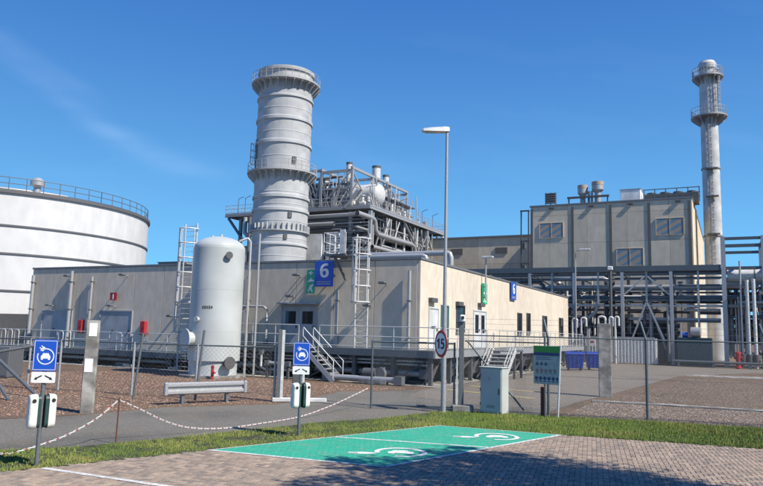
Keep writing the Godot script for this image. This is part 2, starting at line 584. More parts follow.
func pavers():
	var road := thing("parking_paving", Vector3(-3, 0, -12), "x", "x")
	road.remove_meta("label"); road.remove_meta("category")
	road.set_meta("kind", "structure")
	var area := poly2([[-12.3, -5.0], [-11.05, -7.8], [-9.7, -11.41], [-8.5, -14.6], [-7.21, -18.01], [-3.94, -18.31], [.58, -18.98], [4.0, -19.5], [4.0, -5.0]])
	var L := PL; var Wd := PW
	var cols := [Color(.33, .26, .20), Color(.37, .285, .215), Color(.29, .235, .185), Color(.42, .33, .25), Color(.34, .275, .215), Color(.24, .20, .165)]
	var r := RandomNumberGenerator.new()
	r.seed = 21
	var spots := []
	for br in herringbone():
		if inside(Vector2(br[0].x, br[0].z), area): spots.append(br)
	# the 300 that show largest stand alone
	var inv := cam.transform.affine_inverse()
	var key := []
	for k in spots.size():
		var c: Vector3 = inv * spots[k][0]
		var u: float = c.x / -c.z * 686.7
		var w: float = -c.y / -c.z * 686.7
		if c.z < 0 and absf(u) < 376 and absf(w) < 239: key.append([c.length(), k])
	key.sort_custom(func(a, e): return a[0] < e[0])
	var single := {}
	for k in mini(300, key.size()): single[key[k][1]] = true
	var proto := []
	for c in cols:
		for e in [[PQ, PD], [PD, PQ]]:
			var pb := MB.new()
			pb.colored = true; pb.col = c
			paver(pb, Vector3.ZERO, e[0], e[1], L, Wd, r)
			proto.append(pb.mesh(M.paver))
	var b := MB.new()
	b.colored = true
	for k in spots.size():
		var ci := r.randi() % cols.size()
		var p: Vector3 = spots[k][0] + Vector3(0, r.randf_range(-0.0025, 0.0), 0)
		if single.has(k): mi("paver", proto[ci * 2 + (0 if spots[k][1] == PQ else 1)], road, p - road.position)
		else:
			b.col = cols[ci] * r.randf_range(0.9, 1.1)
			paver(b, p - road.position, spots[k][1], spots[k][2], L, Wd, r)
	part("pavers", b, M.paver, road).set_meta("kind", "stuff")

func paver(b: MB, p: Vector3, d: Vector3, q: Vector3, L: float, W: float, r):
	var g := 0.0038; var e := 0.006; var low := 0.008
	var o := []; var t := []
	for k in [[-1, -1], [1, -1], [1, 1], [-1, 1]]:
		o.append(p + d * (k[0] * (L * 0.5 - g)) + q * (k[1] * (W * 0.5 - g)) - Vector3(0, low, 0))
		t.append(p + d * (k[0] * (L * 0.5 - g - e)) + q * (k[1] * (W * 0.5 - g - e)))
	b.quad(t[0], t[3], t[2], t[1]) if (t[0] - t[2]).cross(t[0] - t[3]).y > 0 else b.quad(t[0], t[1], t[2], t[3])
	for i in 4:
		var j := (i + 1) % 4
		b.quad(o[i], t[i], t[j], o[j]) if (o[i] - t[j]).cross(o[i] - t[i]).y > 0 else b.quad(o[i], o[j], t[j], t[i])

func strip(b: MB, a: Vector3, e: Vector3, w: float, y: float):
	var s := (e - a).cross(Vector3(0, 1, 0)).normalized() * w * 0.5
	var k := Vector3(0, y, 0)
	b.quad(a - s + k, e - s + k, e + s + k, a + s + k) if true else null

func markings():
	var Lp := Vector3(-9.66, 0, -11.43); var N := Vector3(-5.86, 0, -11.91); var R := Vector3(-3.98, 0, -18.28); var B := Vector3(-7.21, 0, -17.98)
	paint("painted_bay", [[Lp.x, Lp.z], [N.x, N.z], [R.x, R.z], [B.x, B.z]], 0.003, M.green_paint, Color(.04, .45, .285), Color(.20, .38, .27), .22, 91)
	var D0 := Vector3(-8.75, 0, -14.2); var D1 := Vector3(-4.94, 0, -15.32)
	D0 = Lp.lerp(B, 0.47); D1 = N.lerp(R, 0.525)
	for s in [[Lp, N, 0.1, .2], [N, R, 0.1, .2], [D0, D1, 0.1, .2], [Lp, B, 0.05, .4], [B, R, 0.05, .4], [Vector3(-10.75, 0, -8.40), Vector3(-6.2, 0, -8.62), .12, .35]]:
		var w: Vector3 = (s[1] - s[0]).cross(Vector3(0, 1, 0)).normalized() * s[2] * 0.5
		var qq := []
		for e in [s[0] - w, s[1] - w, s[1] + w, s[0] + w]: qq.append([e.x, e.z])
		paint("bay_line", qq, 0.006, M.green_paint, Color(.74, .75, .73), Color(.45, .42, .37), s[3], 92)
	# electric-car symbols: a car in a ring of cable that ends in a plug
	for c in [Vector3(-6.28, 0, -13.5), Vector3(-5.27, 0, -16.95)]:
		var ux := Vector3(.905, 0, -.425)
		var uy := Vector3(-.425, 0, -.905)
		var o: Vector3 = c + Vector3(0, 0.0085, 0)
		var s := MB.new()
		for i in 30:
			var t0 := deg_to_rad(196.0 - 300.0 * i / 30.0)
			var t1 := deg_to_rad(196.0 - 300.0 * (i + 1) / 30.0)
			s.slab([Vector2(cos(t0), sin(t0)) * .56, Vector2(cos(t1), sin(t1)) * .56, Vector2(cos(t1), sin(t1)) * .45, Vector2(cos(t0), sin(t0)) * .45], o, ux, uy, 0.0)
		s.slab([Vector2(-.27, -.12), Vector2(.27, -.12), Vector2(.27, .03), Vector2(.2, .08), Vector2(.14, .22), Vector2(-.14, .22), Vector2(-.2, .08), Vector2(-.27, .03)], o, ux, uy, 0.0)
		s.slab([Vector2(-.26, -.2), Vector2(-.13, -.2), Vector2(-.13, -.125), Vector2(-.26, -.125)], o, ux, uy, 0.0)
		s.slab([Vector2(.13, -.2), Vector2(.26, -.2), Vector2(.26, -.125), Vector2(.13, -.125)], o, ux, uy, 0.0)
		s.slab([Vector2(-.5, -.24), Vector2(-.72, -.34), Vector2(-.9, -.34), Vector2(-.9, -.1), Vector2(-.72, -.1), Vector2(-.58, -.14)], o, ux, uy, 0.0)
		s.slab([Vector2(-.905, -.31), Vector2(-1.1, -.31), Vector2(-1.1, -.25), Vector2(-.905, -.25)], o, ux, uy, 0.0)
		s.slab([Vector2(-.905, -.19), Vector2(-1.1, -.19), Vector2(-1.1, -.13), Vector2(-.905, -.13)], o, ux, uy, 0.0)
		setting("bay_symbol", s, M.line)

# the charging symbol, unit size about 1.6 wide; u to the right, w upwards
func ev_symbol(s: MB, o: Vector3, ux: Vector3, uy: Vector3, k: float, th: float):
	var ring := []
	var inner := []
	for i in 33:
		var a := deg_to_rad(132.0) - deg_to_rad(335.0) * i / 32.0
		ring.append(Vector2(cos(a), sin(a)) * 0.76 * k)
		inner.append(Vector2(cos(a), sin(a)) * 0.67 * k)
	for i in 32:
		s.slab([ring[i], ring[i + 1], inner[i + 1], inner[i]], o, ux, uy, th)
	# car
	s.slab([Vector2(-.42, -.2) * k, Vector2(.42, -.2) * k, Vector2(.42, .04) * k, Vector2(.34, .1) * k, Vector2(.24, .3) * k, Vector2(-.24, .3) * k, Vector2(-.34, .1) * k, Vector2(-.42, .04) * k], o, ux, uy, th)
	s.slab([Vector2(-.4, -.32) * k, Vector2(-.22, -.32) * k, Vector2(-.22, -.21) * k, Vector2(-.4, -.21) * k], o, ux, uy, th)
	s.slab([Vector2(.22, -.32) * k, Vector2(.4, -.32) * k, Vector2(.4, -.21) * k, Vector2(.22, -.21) * k], o, ux, uy, th)
	# plug
	var pa := Vector2(-.36, .78) * k
	var d := Vector2(.75, -.66).normalized(); var e := Vector2(-d.y, d.x)
	s.slab([pa + e * .2 * k, pa - e * .2 * k, pa - e * .2 * k + d * .26 * k, pa + e * .2 * k + d * .26 * k], o, ux, uy, th)
	for z in [-.11, .11]:
		s.slab([pa + e * (z - .04) * k - d * .2 * k, pa + e * (z + .04) * k - d * .2 * k, pa + e * (z + .04) * k - d * .01 * k, pa + e * (z - .04) * k - d * .01 * k], o, ux, uy, th)

func turf():
	var g := []
	g.append_array(NEAR); g.append_array(FAR)
	var area := poly2(g)
	var bl := MB.new()
	bl.tri(Vector3(-.5, 0, 0), Vector3(.16, .55, 0.22), Vector3(.5, 0, 0))
	bl.tri(Vector3(-.17, .55, .22), Vector3(.1, 1, .8), Vector3(.17, .55, .22))
	bl.tri(Vector3(-.5, 0, 0), Vector3(-.17, .55, .22), Vector3(.17, .55, .22))
	var mm := MultiMesh.new()
	mm.transform_format = MultiMesh.TRANSFORM_3D
	mm.use_colors = true
	mm.mesh = bl.mesh(M.grass)
	var r := RandomNumberGenerator.new()
	r.seed = 31
	var nz := FastNoiseLite.new()
	nz.seed = 4; nz.frequency = 0.35
	var nb := FastNoiseLite.new()
	nb.seed = 14; nb.frequency = 0.9
	var tf := []; var cl := []
	var tries := 0
	while tf.size() < 95000 and tries < 900000:
		tries += 1
		var p := Vector2(r.randf_range(-14.0, 4.0), r.randf_range(-24.6, -5.0))
		if not inside(p, area): continue
		var k := nz.get_noise_2d(p.x, p.y)
		var bare := nb.get_noise_2d(p.x, p.y)
		var right := smoothstep(-9.0, -6.5, p.x)
		if r.randf() > 0.72 + 0.28 * right + bare * (1.7 - 0.9 * right): continue
		var h := r.randf_range(0.018, 0.055) * (1.0 + 0.5 * right) * (1.0 + 0.5 * k)
		if r.randf() < 0.02: h *= 1.9
		tf.append(Transform3D(Basis(Vector3(0, 1, 0), r.randf() * TAU).scaled(Vector3(r.randf_range(0.008, 0.016), h, h * r.randf_range(.3, 1.0))), Vector3(p.x, -0.008, p.y)))
		var dry := clampf(0.3 - 0.16 * right + k * 0.6 + bare * .4 + r.randf_range(-.3, .3), 0, 1)
		cl.append(Color(.12, .20, .03).lerp(Color(.27, .25, .085), dry) * r.randf_range(.75, 1.2))
	mm.instance_count = tf.size()
	for i in tf.size():
		mm.set_instance_transform(i, tf[i])
		mm.set_instance_color(i, cl[i])
	var o := MultiMeshInstance3D.new()
	o.name = "grass"
	o.multimesh = mm
	add_child(o)
	o.set_meta("kind", "stuff")
	meta(o, "short patchy green grass on the verge beside the paving", "grass")

func stones():
	var r := RandomNumberGenerator.new()
	r.seed = 41
	var s := MB.new()
	var pts := [Vector3(0, .5, 0), Vector3(0, -.4, 0)]
	for i in 6:
		pts.append(Vector3(cos(i * TAU / 6) * r.randf_range(.8, 1.15), r.randf_range(-.15, .25), sin(i * TAU / 6) * r.randf_range(.8, 1.15)))
	for i in 6:
		s.tri(pts[0], pts[2 + (i + 1) % 6], pts[2 + i]); s.tri(pts[1], pts[2 + i], pts[2 + (i + 1) % 6])
	var mesh := s.mesh(M.stone)
	var fields := [
		["gravel", [[-4.9, -24.5], [-4.9, -28.4], [4, -29.0], [4, -24.6], [.74, -23.7], [-2.31, -23.2], [-4.9, -22.6]], 15000, "reddish brown loose gravel between the wire fence and the concrete edging"],
		["gravel", [[-4.6, -29.3], [4, -29.8], [4, -50], [-2.6, -50]], 13000, "brown loose gravel of the open yard behind the concrete edging"],
		["gravel", [[-26, -13.5], [-17.6, -12.3], [-16.5, -13.9], [-16.1, -16.7], [-14.1, -19.9], [-14.2, -21.8], [-15.0, -25.5], [-13.8, -27.0], [-13, -28.8], [-30, -28.8], [-34, -18]], 26000, "reddish brown loose gravel in front of the raised walkway"]]
	var cols := [Color(.26, .18, .13), Color(.36, .27, .20), Color(.19, .14, .11), Color(.46, .39, .32), Color(.30, .20, .15), Color(.15, .12, .10), Color(.36, .34, .31), Color(.24, .22, .20)]
	for f in fields:
		var area := poly2(f[1])
		var mm := MultiMesh.new()
		mm.transform_format = MultiMesh.TRANSFORM_3D
		mm.use_colors = true
		mm.mesh = mesh
		var box := Rect2(area[0], Vector2.ZERO)
		for p in area: box = box.expand(p)
		mm.instance_count = f[2]
		var n := 0
		while n < f[2]:
			var p := box.position + Vector2(r.randf() * box.size.x, r.randf() * box.size.y)
			if not inside(p, area): continue
			var k := r.randf_range(.012, .032)
			mm.set_instance_transform(n, Transform3D(Basis(Vector3(0, 1, 0), r.randf() * TAU).scaled(Vector3(k, k * .7, k)), Vector3(p.x, -0.022 + k * 0.2, p.y)))
			mm.set_instance_color(n, cols[r.randi() % cols.size()] * r.randf_range(.85, 1.25) * (Color(1.25, 1.02, .92) if "walkway" in f[3] else Color(1, 1, 1)))
			n += 1
		var o := MultiMeshInstance3D.new()
		o.name = numbered(f[0])
		o.multimesh = mm
		add_child(o)
		o.set_meta("kind", "stuff")
		meta(o, f[3], "gravel")

# ---------------------------------------------------------------- foreground objects
func rounded(w: float, h: float, r: float, n := 4) -> Array:
	var q := []
	for k in 4:
		var cx := (w * 0.5 - r) * (1 if k in [0, 3] else -1)
		var cy := (h * 0.5 - r) * (1 if k in [0, 1] else -1)
		for i in n + 1:
			var a := PI * 0.5 * (k + float(i) / n)
			q.append(Vector2(cx + cos(a) * r, cy + sin(a) * r))
	return q

func charging_post(at: Vector3, label: String, turn: float):
	var t := thing("charging_post", at, label, "charging post", "car charging posts on the verge", turn)
	var X := Vector3(1, 0, 0); var Y := Vector3(0, 1, 0)
	part("post", MB.new().cyl(Vector3(0, -.05, 0), Vector3(0, 2.2, 0), 0.038, -1, 14), M.galv_dark, t)
	# blue sign
	var b := MB.new().slab(rounded(.40, .56, .03), Vector3(0, 1.93, .042), X, Y, .012)
	var sg := part("sign_panel", b, M.blue, t)
	sg.set_meta("label", "blue sign with white charging car symbol")
	b = MB.new()
	for e in [[Vector2(-.18, .255), Vector2(.18, .255), .01], [Vector2(-.18, -.255), Vector2(.18, -.255), .01], [Vector2(-.185, -.255), Vector2(-.185, .255), .01], [Vector2(.185, -.255), Vector2(.185, .255), .01]]:
		b.box(Vector3((e[0].x + e[1].x) / 2, 1.93 + (e[0].y + e[1].y) / 2, .055), Vector3(absf(e[0].x - e[1].x) + .008, absf(e[0].y - e[1].y) + .008, .003))
	part("sign_border", b, M.paint_white, sg)
	b = MB.new()
	ev_symbol(b, Vector3(0.01, 1.91, .0545), X, Y, .19, .002)
	part("sign_symbol", b, M.paint_white, sg)
	# arrow plate
	b = MB.new().slab(rounded(.40, .19, .02), Vector3(0, 1.54, .042), X, Y, .012)
	var ar := part("arrow_plate", b, M.paint_white, t)
	b = MB.new()
	for s in [-1.0, 1.0]:
		var q := func(x, y): return Vector2(s * x, y)
		b.slab([q.call(.02, .042), q.call(.03, .016), q.call(.105, -.022), q.call(.098, -.04), q.call(.155, -.042), q.call(.122, .012), q.call(.115, -.002), q.call(.045, .034)], Vector3(0, 1.54, .0545), X, Y, .002)
	part("arrow", b, M.black, ar)
	# two chargers hung left and right
	for s in [-1.0, 1.0]:
		var body := MB.new()
		# the shell bulges to the outside: stacked rounded slices
		var prof := [[0.0, 1.0, 1.0], [.045, 1.0, 1.0], [.085, .97, .985], [.115, .88, .955], [.13, .7, .90]]
		var rings := []
		for pr in prof:
			var ring := []
			for p in rounded(.215 * pr[1], .60 * pr[2], .09 * pr[1], 6):
				ring.append(Vector3(s * (.095 + pr[0]), .95 + p.y, p.x + .02))
			rings.append(ring)
		for i in rings.size() - 1:
			for k in rings[i].size():
				var l: int = (k + 1) % rings[i].size()
				if s > 0: body.quad(rings[i][k], rings[i][l], rings[i + 1][l], rings[i + 1][k])
				else: body.quad(rings[i][k], rings[i + 1][k], rings[i + 1][l], rings[i][l])
		var cap: Array = rings[-1]
		var mid := Vector3(s * .232, .95, .02)
		for k in cap.size():
			var l: int = (k + 1) % cap.size()
			if s > 0: body.tri(mid, cap[k], cap[l])
			else: body.tri(mid, cap[l], cap[k])
		var sh := part("charger", body, M.charger, t)
		var bk := MB.new().slab(rounded(.19, .57, .08, 6), Vector3(s * .036 if s > 0 else -.094, .95, .02), Vector3(0, 0, -1), Y, .058)
		part("mounting_plate", bk, M.charger_side, sh)
		var so := MB.new().cyl(Vector3(s * .16, 1.14, .12), Vector3(s * .16, 1.14, .135), .034, -1, 14)
		part("socket", so, M.black, sh)
		sh.rotation.y = .55

func chain_thing(pts: Array, label: String):
	var t := thing("barrier_chain", pts[0], label, "chain", "red and white barrier chains along the verge")
	var w := MB.new(); var rd := MB.new()
	# resample in link lengths
	var cur := Curve3D.new()
	for p in pts: cur.add_point(p)
	for i in range(1, pts.size() - 1):
		var tg: Vector3 = (pts[i + 1] - pts[i - 1]) / 6.0
		cur.set_point_in(i, -tg); cur.set_point_out(i, tg)
	var L := cur.get_baked_length()
	var s := 0.0
	var k := 0
	while s < L - .05:
		var a := cur.sample_baked(s)
		var e := cur.sample_baked(minf(s + 0.05, L))
		var f := MB.frame(e - a)
		var side := f.x if k & 1 else f.z
		var q := []
		var mid := (a + e) * .5
		for i in 10:
			var an := TAU * i / 10.0
			q.append(mid + f.y * sin(an) * .032 + side * cos(an) * .013)
		(w if k % 4 < 3 else rd).tube(q, .0055, 5, true)
		s += 0.05
		k += 1
	wpart("white_links", w, M.paint_white, t)
	wpart("red_links", rd, M.red, t)

func concrete_post(at: Vector3, w: float, d: float, h: float, label: String, plates: Array, turn := 0.0):
	var t := thing("concrete_post", at, label, "post", "square concrete posts in the yard", turn)
	part("shaft", MB.new().cbox(Vector3(0, h * .5 - .03, 0), Vector3(w, h + .06, d), .02), M.concrete, t)
	for p in plates:
		part("reflector_plate", MB.new().box(Vector3(p[0], p[1], d * .5 + .006), Vector3(p[2], p[3], .012)), M.paint_white, t)

func wheel_bin(at: Vector3, turn: float, label: String):
	var t := thing("waste_container", at, label, "waste container", "blue wheeled waste containers", turn)
	var b := MB.new()
	var lo := [Vector3(-.56, .16, -.38), Vector3(.56, .16, -.38), Vector3(.56, .16, .38), Vector3(-.56, .16, .38)]
	var hi := [Vector3(-.67, 1.2, -.52), Vector3(.67, 1.2, -.52), Vector3(.67, 1.2, .52), Vector3(-.67, 1.2, .52)]
	for i in 4:
		var j := (i + 1) % 4
		b.quad(lo[j], hi[j], hi[i], lo[i])
	b.quad(lo[0], lo[1], lo[2], lo[3])
	for x in [-.45, -.15, .15, .45]:
		b.bar(Vector3(x, .2, .40), Vector3(x * 1.15, 1.15, .525), .05, .03)
	part("tub", b, M.bluebin, t)
	part("rim", MB.new().cbox(Vector3(0, 1.22, 0), Vector3(1.42, .07, 1.12), .02), M.bluebin, t)
	b = MB.new()
	for i in 8:
		var a0 := PI * i / 8; var a1 := PI * (i + 1) / 8
		b.quad(Vector3(-.68, 1.255 + sin(a0) * .16, cos(a0) * .53), Vector3(-.68, 1.255 + sin(a1) * .16, cos(a1) * .53), Vector3(.68, 1.255 + sin(a1) * .16, cos(a1) * .53), Vector3(.68, 1.255 + sin(a0) * .16, cos(a0) * .53))
		for x in [-.68, .68]:
			b.tri(Vector3(x, 1.255, 0), Vector3(x, 1.255 + sin(a0) * .16, cos(a0) * .53), Vector3(x, 1.255 + sin(a1) * .16, cos(a1) * .53))
	part("lid", b, M.bluebin, t)
	for s in [[-.45, -.3], [.45, -.3], [-.45, .3], [.45, .3]]:
		part("wheel", MB.new().cyl(Vector3(s[0] - .03, .1, s[1]), Vector3(s[0] + .03, .1, s[1]), .1, -1, 12), M.black, t)

func foreground():
	charging_post(Vector3(-11.01, 0, -8.46), "car charging post beside the white bay line at the left corner of the paving", .66)
	charging_post(Vector3(-9.25, 0, -14.11), "car charging post behind the green painted parking bays", .56)
	# thin rusty pole with chains
	var t := thing("chain_pole", Vector3(-11.82, 0, -10.96), "thin rusty pole holding up the barrier chains at the road edge", "pole")
	part("shaft", MB.new().cyl(Vector3(0, -.05, 0), Vector3(.02, .95, 0), .016, .013, 8), M.rust, t)
	part("hook", MB.new().tube(ring_pts(Vector3(.02, .9, 0), .03, 10), .006, 5), M.rust, t)
	chain_thing([Vector3(-11.80, .9, -10.97), Vector3(-11.75, .64, -11.58), Vector3(-11.67, .34, -12.23), Vector3(-11.59, .12, -12.98), Vector3(-11.40, .012, -14.0), Vector3(-11.22, .012, -15.3), Vector3(-11.10, .04, -17.01), Vector3(-10.94, .27, -18.65), Vector3(-10.75, .66, -20.5)], "red and white barrier chain drooping between the rusty pole and the gate")
	chain_thing([Vector3(-11.82, .88, -10.92), Vector3(-11.93, .59, -10.59), Vector3(-12.05, .37, -10.21), Vector3(-12.17, .21, -9.84), Vector3(-12.28, .11, -9.48), Vector3(-12.39, .03, -9.14), Vector3(-12.5, .012, -8.8), Vector3(-12.9, .25, -7.6), Vector3(-13.1, .6, -7.0)], "red and white barrier chain drooping from the rusty pole to the left edge")
	t = thing("chain_pole", Vector3(-13.12, 0, -6.96), "thin rusty chain pole just outside the left edge", "pole")
	part("shaft", MB.new().cyl(Vector3(0, -.05, 0), Vector3(.02, .75, 0), .016, .013, 8), M.rust, t)
	concrete_post(Vector3(-16.55, 0, -14.2), .36, .2, 2.62, "tall slim concrete post with two white plates behind the left charging post", [[.02, 2.35, .22, .38], [-.03, 1.33, .22, .38]], .72)
	concrete_post(Vector3(-4.9, 0, -31.25), .52, .45, 3.12, "thick plain concrete post on the yard right of the information board", [], .2)
	t = thing("gate_pillar", Vector3(-14.2, 0, -20.35), "white faced steel gate pillar left of the second charging post", "pillar", "", .62)
	part("shaft", MB.new().cbox(Vector3(-.06, 1.25, 0), Vector3(.14, 2.5, .16), .01), M.galv_dark, t)
	part("white_face", MB.new().box(Vector3(.06, 1.25, .0), Vector3(.1, 2.46, .18)), M.white_metal, t)
	part("foot_beam", MB.new().cbox(Vector3(.7, .06, .02), Vector3(1.9, .14, .22), .02), M.white_metal, t)
	t = thing("gate_motor_box", Vector3(-14.0, 0, -21.2), "dark gate motor box with a white side behind the second charging post", "gate motor", "", .56)
	part("body", MB.new().cbox(Vector3(-.08, .53, 0), Vector3(.26, 1.06, .4), .015), M.dark2, t)
	part("side_cover", MB.new().cbox(Vector3(.14, .54, 0), Vector3(.16, 1.08, .42), .015), M.white_metal, t)
	# guard rail
	t = thing("guard_rail", Vector3(-15.75, 0, -18.45), "short length of galvanised guard rail in front of the tall white vessel", "guard rail", "", 0.0)
	var A := Vector3(-16.38, 0, -17.08); var B := Vector3(-15.22, 0, -19.68)
	var dn := (B - A).normalized()
	var nn := dn.cross(Vector3(0, 1, 0)).normalized()
	if nn.x < 0: nn = -nn
	var w := MB.new()
	var prof := [[.28, 0.0], [.33, .07], [.40, .07], [.45, .0], [.52, .0], [.57, .07], [.64, .07], [.69, .0]]
	for i in prof.size() - 1:
		var a0: Vector3 = A + nn * prof[i][1] + Vector3(0, prof[i][0], 0)
		var a1: Vector3 = A + nn * prof[i + 1][1] + Vector3(0, prof[i + 1][0], 0)
		var L := B - A
		w.quad(a0, a1, a1 + L, a0 + L)
		w.quad(a0 - nn * .004, a0 + L - nn * .004, a1 + L - nn * .004, a1 - nn * .004)
	wpart("beam", w, M.galv, t)
	for e in [[A, 1.0], [B, -1.0]]:
		wpart("end_cap", MB.new().cbox(e[0] + Vector3(0, .485, 0) + nn * .03, Vector3(.12, .43, .16), .03, Basis(Vector3(0, 1, 0), atan2(-dn.z, dn.x))), M.galv, t)
	for k in [.22, .78]:
		var p := A.lerp(B, k) - nn * .08
		wpart("post", MB.new().box(p + Vector3(0, .28, 0), Vector3(.1, .62, .14), Basis(Vector3(0, 1, 0), atan2(-dn.z, dn.x))), M.galv_dark, t)
	# street lamp and its speed sign
	var lp := Vector3(-8.35, 0, -21.12)
	t = thing("street_lamp", lp, "tall grey street lamp with one flat head beside the gate", "street lamp")
	part("pole", MB.new().cyl(Vector3(0, -.1, 0), Vector3(0, 3.4, 0), .085, .075, 16).cyl(Vector3(0, 3.4, 0), Vector3(0, 9.36, 0), .06, .045, 16), M.galv, t)
	var hd := MB.new()
	var hb := Basis(Vector3(0, 1, 0), .47) * Basis(Vector3(0, 0, 1), .06)
	var pr := [[-.86, .08, .03], [-.80, .14, .06], [-.5, .17, .085], [-.1, .15, .1], [.02, .09, .09], [.08, .06, .07]]
	for i in pr.size() - 1:
		var ra := []; var rb := []
		for q in [[1, -1], [.6, .7], [0, 1], [-.6, .7], [-1, -1]]:
			ra.append(Vector3(0, 9.38, 0) + hb * Vector3(pr[i][0], q[1] * pr[i][2], q[0] * pr[i][1]))
			rb.append(Vector3(0, 9.38, 0) + hb * Vector3(pr[i + 1][0], q[1] * pr[i + 1][2], q[0] * pr[i + 1][1]))
		for k in 5:
			var l := (k + 1) % 5
			hd.quad(ra[k], ra[l], rb[l], rb[k])
	part("lamp_head", hd, M.white_metal, t)
	part("lamp_lens", MB.new().box(Vector3(0, 9.38, 0) + hb * Vector3(-.48, -.075, 0), Vector3(.5, .03, .22), hb), M.board, t)
	t = thing("speed_limit_sign", lp + Vector3(.0, 0, .0), "round red rimmed speed limit sign reading 15 on the street lamp", "sign", "", -.72)
	var c0 := Vector3(0, 2.17, .1)
	part("disc", MB.new().cyl(c0, c0 + Vector3(0, 0, .02), .44, -1, 40), M.red, t)
	part("white_field", MB.new().cyl(c0 + Vector3(0, 0, .02), c0 + Vector3(0, 0, .026), .345, -1, 40), M.paint_white, t)
	var tx := text_mesh("15", .46, .008, M.black)
	var tm := mi("number", tx, t, c0 + Vector3(0, 0, .031))
	tm.scale = Vector3(1.15, 1.0, 1)
	part("bracket", MB.new().box(Vector3(0, 2.17, .05), Vector3(.2, .06, .1)), M.galv_dark, t)
	# switch cabinet
	t = thing("switch_cabinet", Vector3(-6.88, 0, -21.75), "grey steel switch cabinet standing on the verge in front of the fence", "cabinet", "", -.26)
	part("body", MB.new().cbox(Vector3(0, .74, -.06), Vector3(.82, 1.42, .40), .012), M.cabinet, t)
	part("door", MB.new().cbox(Vector3(0, .75, .152), Vector3(.76, 1.34, .025), .008), M.cabinet, t)
	part("roof_plate", MB.new().cbox(Vector3(0, 1.465, -.05), Vector3(.88, .03, .48), .01), M.cabinet, t)
	part("plinth", MB.new().box(Vector3(0, .01, -.06), Vector3(.80, .1, .38)), M.concrete_dark, t)
	for y in [.3, .75, 1.2]:
		part("hinge", MB.new().box(Vector3(-.385, y, .16), Vector3(.03, .09, .03)), M.galv_dark, t)
	for y in [.2, .235, .27]:
		part("vent_slot", MB.new().box(Vector3(0, y, .166), Vector3(.3, .012, .006)), M.dark2, t)
	part("warning_label", MB.new().slab([Vector2(-.05, -.045), Vector2(.05, -.045), Vector2(0, .05)], Vector3(-.05, 1.12, .1655), Vector3(1, 0, 0), Vector3(0, 1, 0), .002), M.yellow, t)
	part("handle", MB.new().cbox(Vector3(.31, .72, .175), Vector3(.035, .2, .03), .008), M.black, t)
	# information board
	t = thing("information_board", Vector3(-5.23, 0, -22.12), "safety information board with a green heading fixed to the fence", "board", "", -.22)
	part("post", MB.new().cyl(Vector3(-.1, -.05, -.04), Vector3(-.1, 2.5, -.04), .035, -1, 10), M.galv_dark, t)
	part("post", MB.new().cyl(Vector3(.36, -.05, .03), Vector3(.47, 2.22, .03), .028, -1, 10), M.white_metal, t)
	var bd := part("panel", MB.new().cbox(Vector3(.0, 1.60, .02), Vector3(.92, 1.2, .03), .008), M.board, t)
	part("green_heading", MB.new().box(Vector3(0, 2.095, .038), Vector3(.90, .2, .006)), M.lime, bd)
	part("navy_heading", MB.new().box(Vector3(0, 1.94, .038), Vector3(.90, .1, .006)), M.navy, bd)
	for y in [1.835, 1.775]:
		part("text_line", MB.new().box(Vector3(-.12, y, .037), Vector3(.5, .018, .004)), M.navy, bd)
	# rows of small pictograms: warning triangles, prohibition rings, order discs
	for i in 3:
		var px := -.33 + i * .15
		part("pictogram", MB.new().slab([Vector2(-.06, -.05), Vector2(.06, -.05), Vector2(0, .06)], Vector3(px, 1.64, .036), Vector3(1, 0, 0), Vector3(0, 1, 0), .004), M.navy, bd)
	for i in 5:
		var px := -.33 + i * .15
		part("pictogram", MB.new().tube(ring_circle(Vector3(px, 1.42, .038), .04), .007, 5, true).bar(Vector3(px - .03, 1.45, .038), Vector3(px + .03, 1.39, .038), .012, .008), M.red, bd)
		part("caption", MB.new().box(Vector3(px, 1.345, .037), Vector3(.08, .016, .004)), M.navy, bd)
	for i in 6:
		var px := -.36 + i * .145
		part("pictogram", MB.new().cyl(Vector3(px, 1.18, .036), Vector3(px, 1.18, .041), .055, -1, 16), M.navy, bd)
		part("caption", MB.new().box(Vector3(px, 1.09, .037), Vector3(.09, .03, .004)), M.navy, bd)
	t = thing("hydrant_marker", Vector3(-5.42, 0, -22.25), "short dark red post at the foot of the information board", "post")
	part("shaft", MB.new().cyl(Vector3(0, -.03, 0), Vector3(0, .86, 0), .06, -1, 14), M.rust, t)
	part("cap", MB.new().lathe(Vector3(0, .86, 0), [Vector2(.065, 0), Vector2(.065, .02), Vector2(.03, .045), Vector2(0, .05)], 14), M.red, t)
	fences()
	wheel_bin(Vector3(-10.7, 0, -54.0), .35, "blue wheeled waste container nearer the cream building")
	wheel_bin(Vector3(-9.55, 0, -56.1), .35, "blue wheeled waste container half hidden behind the other one")

func ring_circle(o: Vector3, r: float, n := 16) -> Array:
	var q := []
	for i in n:
		q.append(o + Vector3(cos(TAU * i / n) * r, sin(TAU * i / n) * r, 0))
	return q

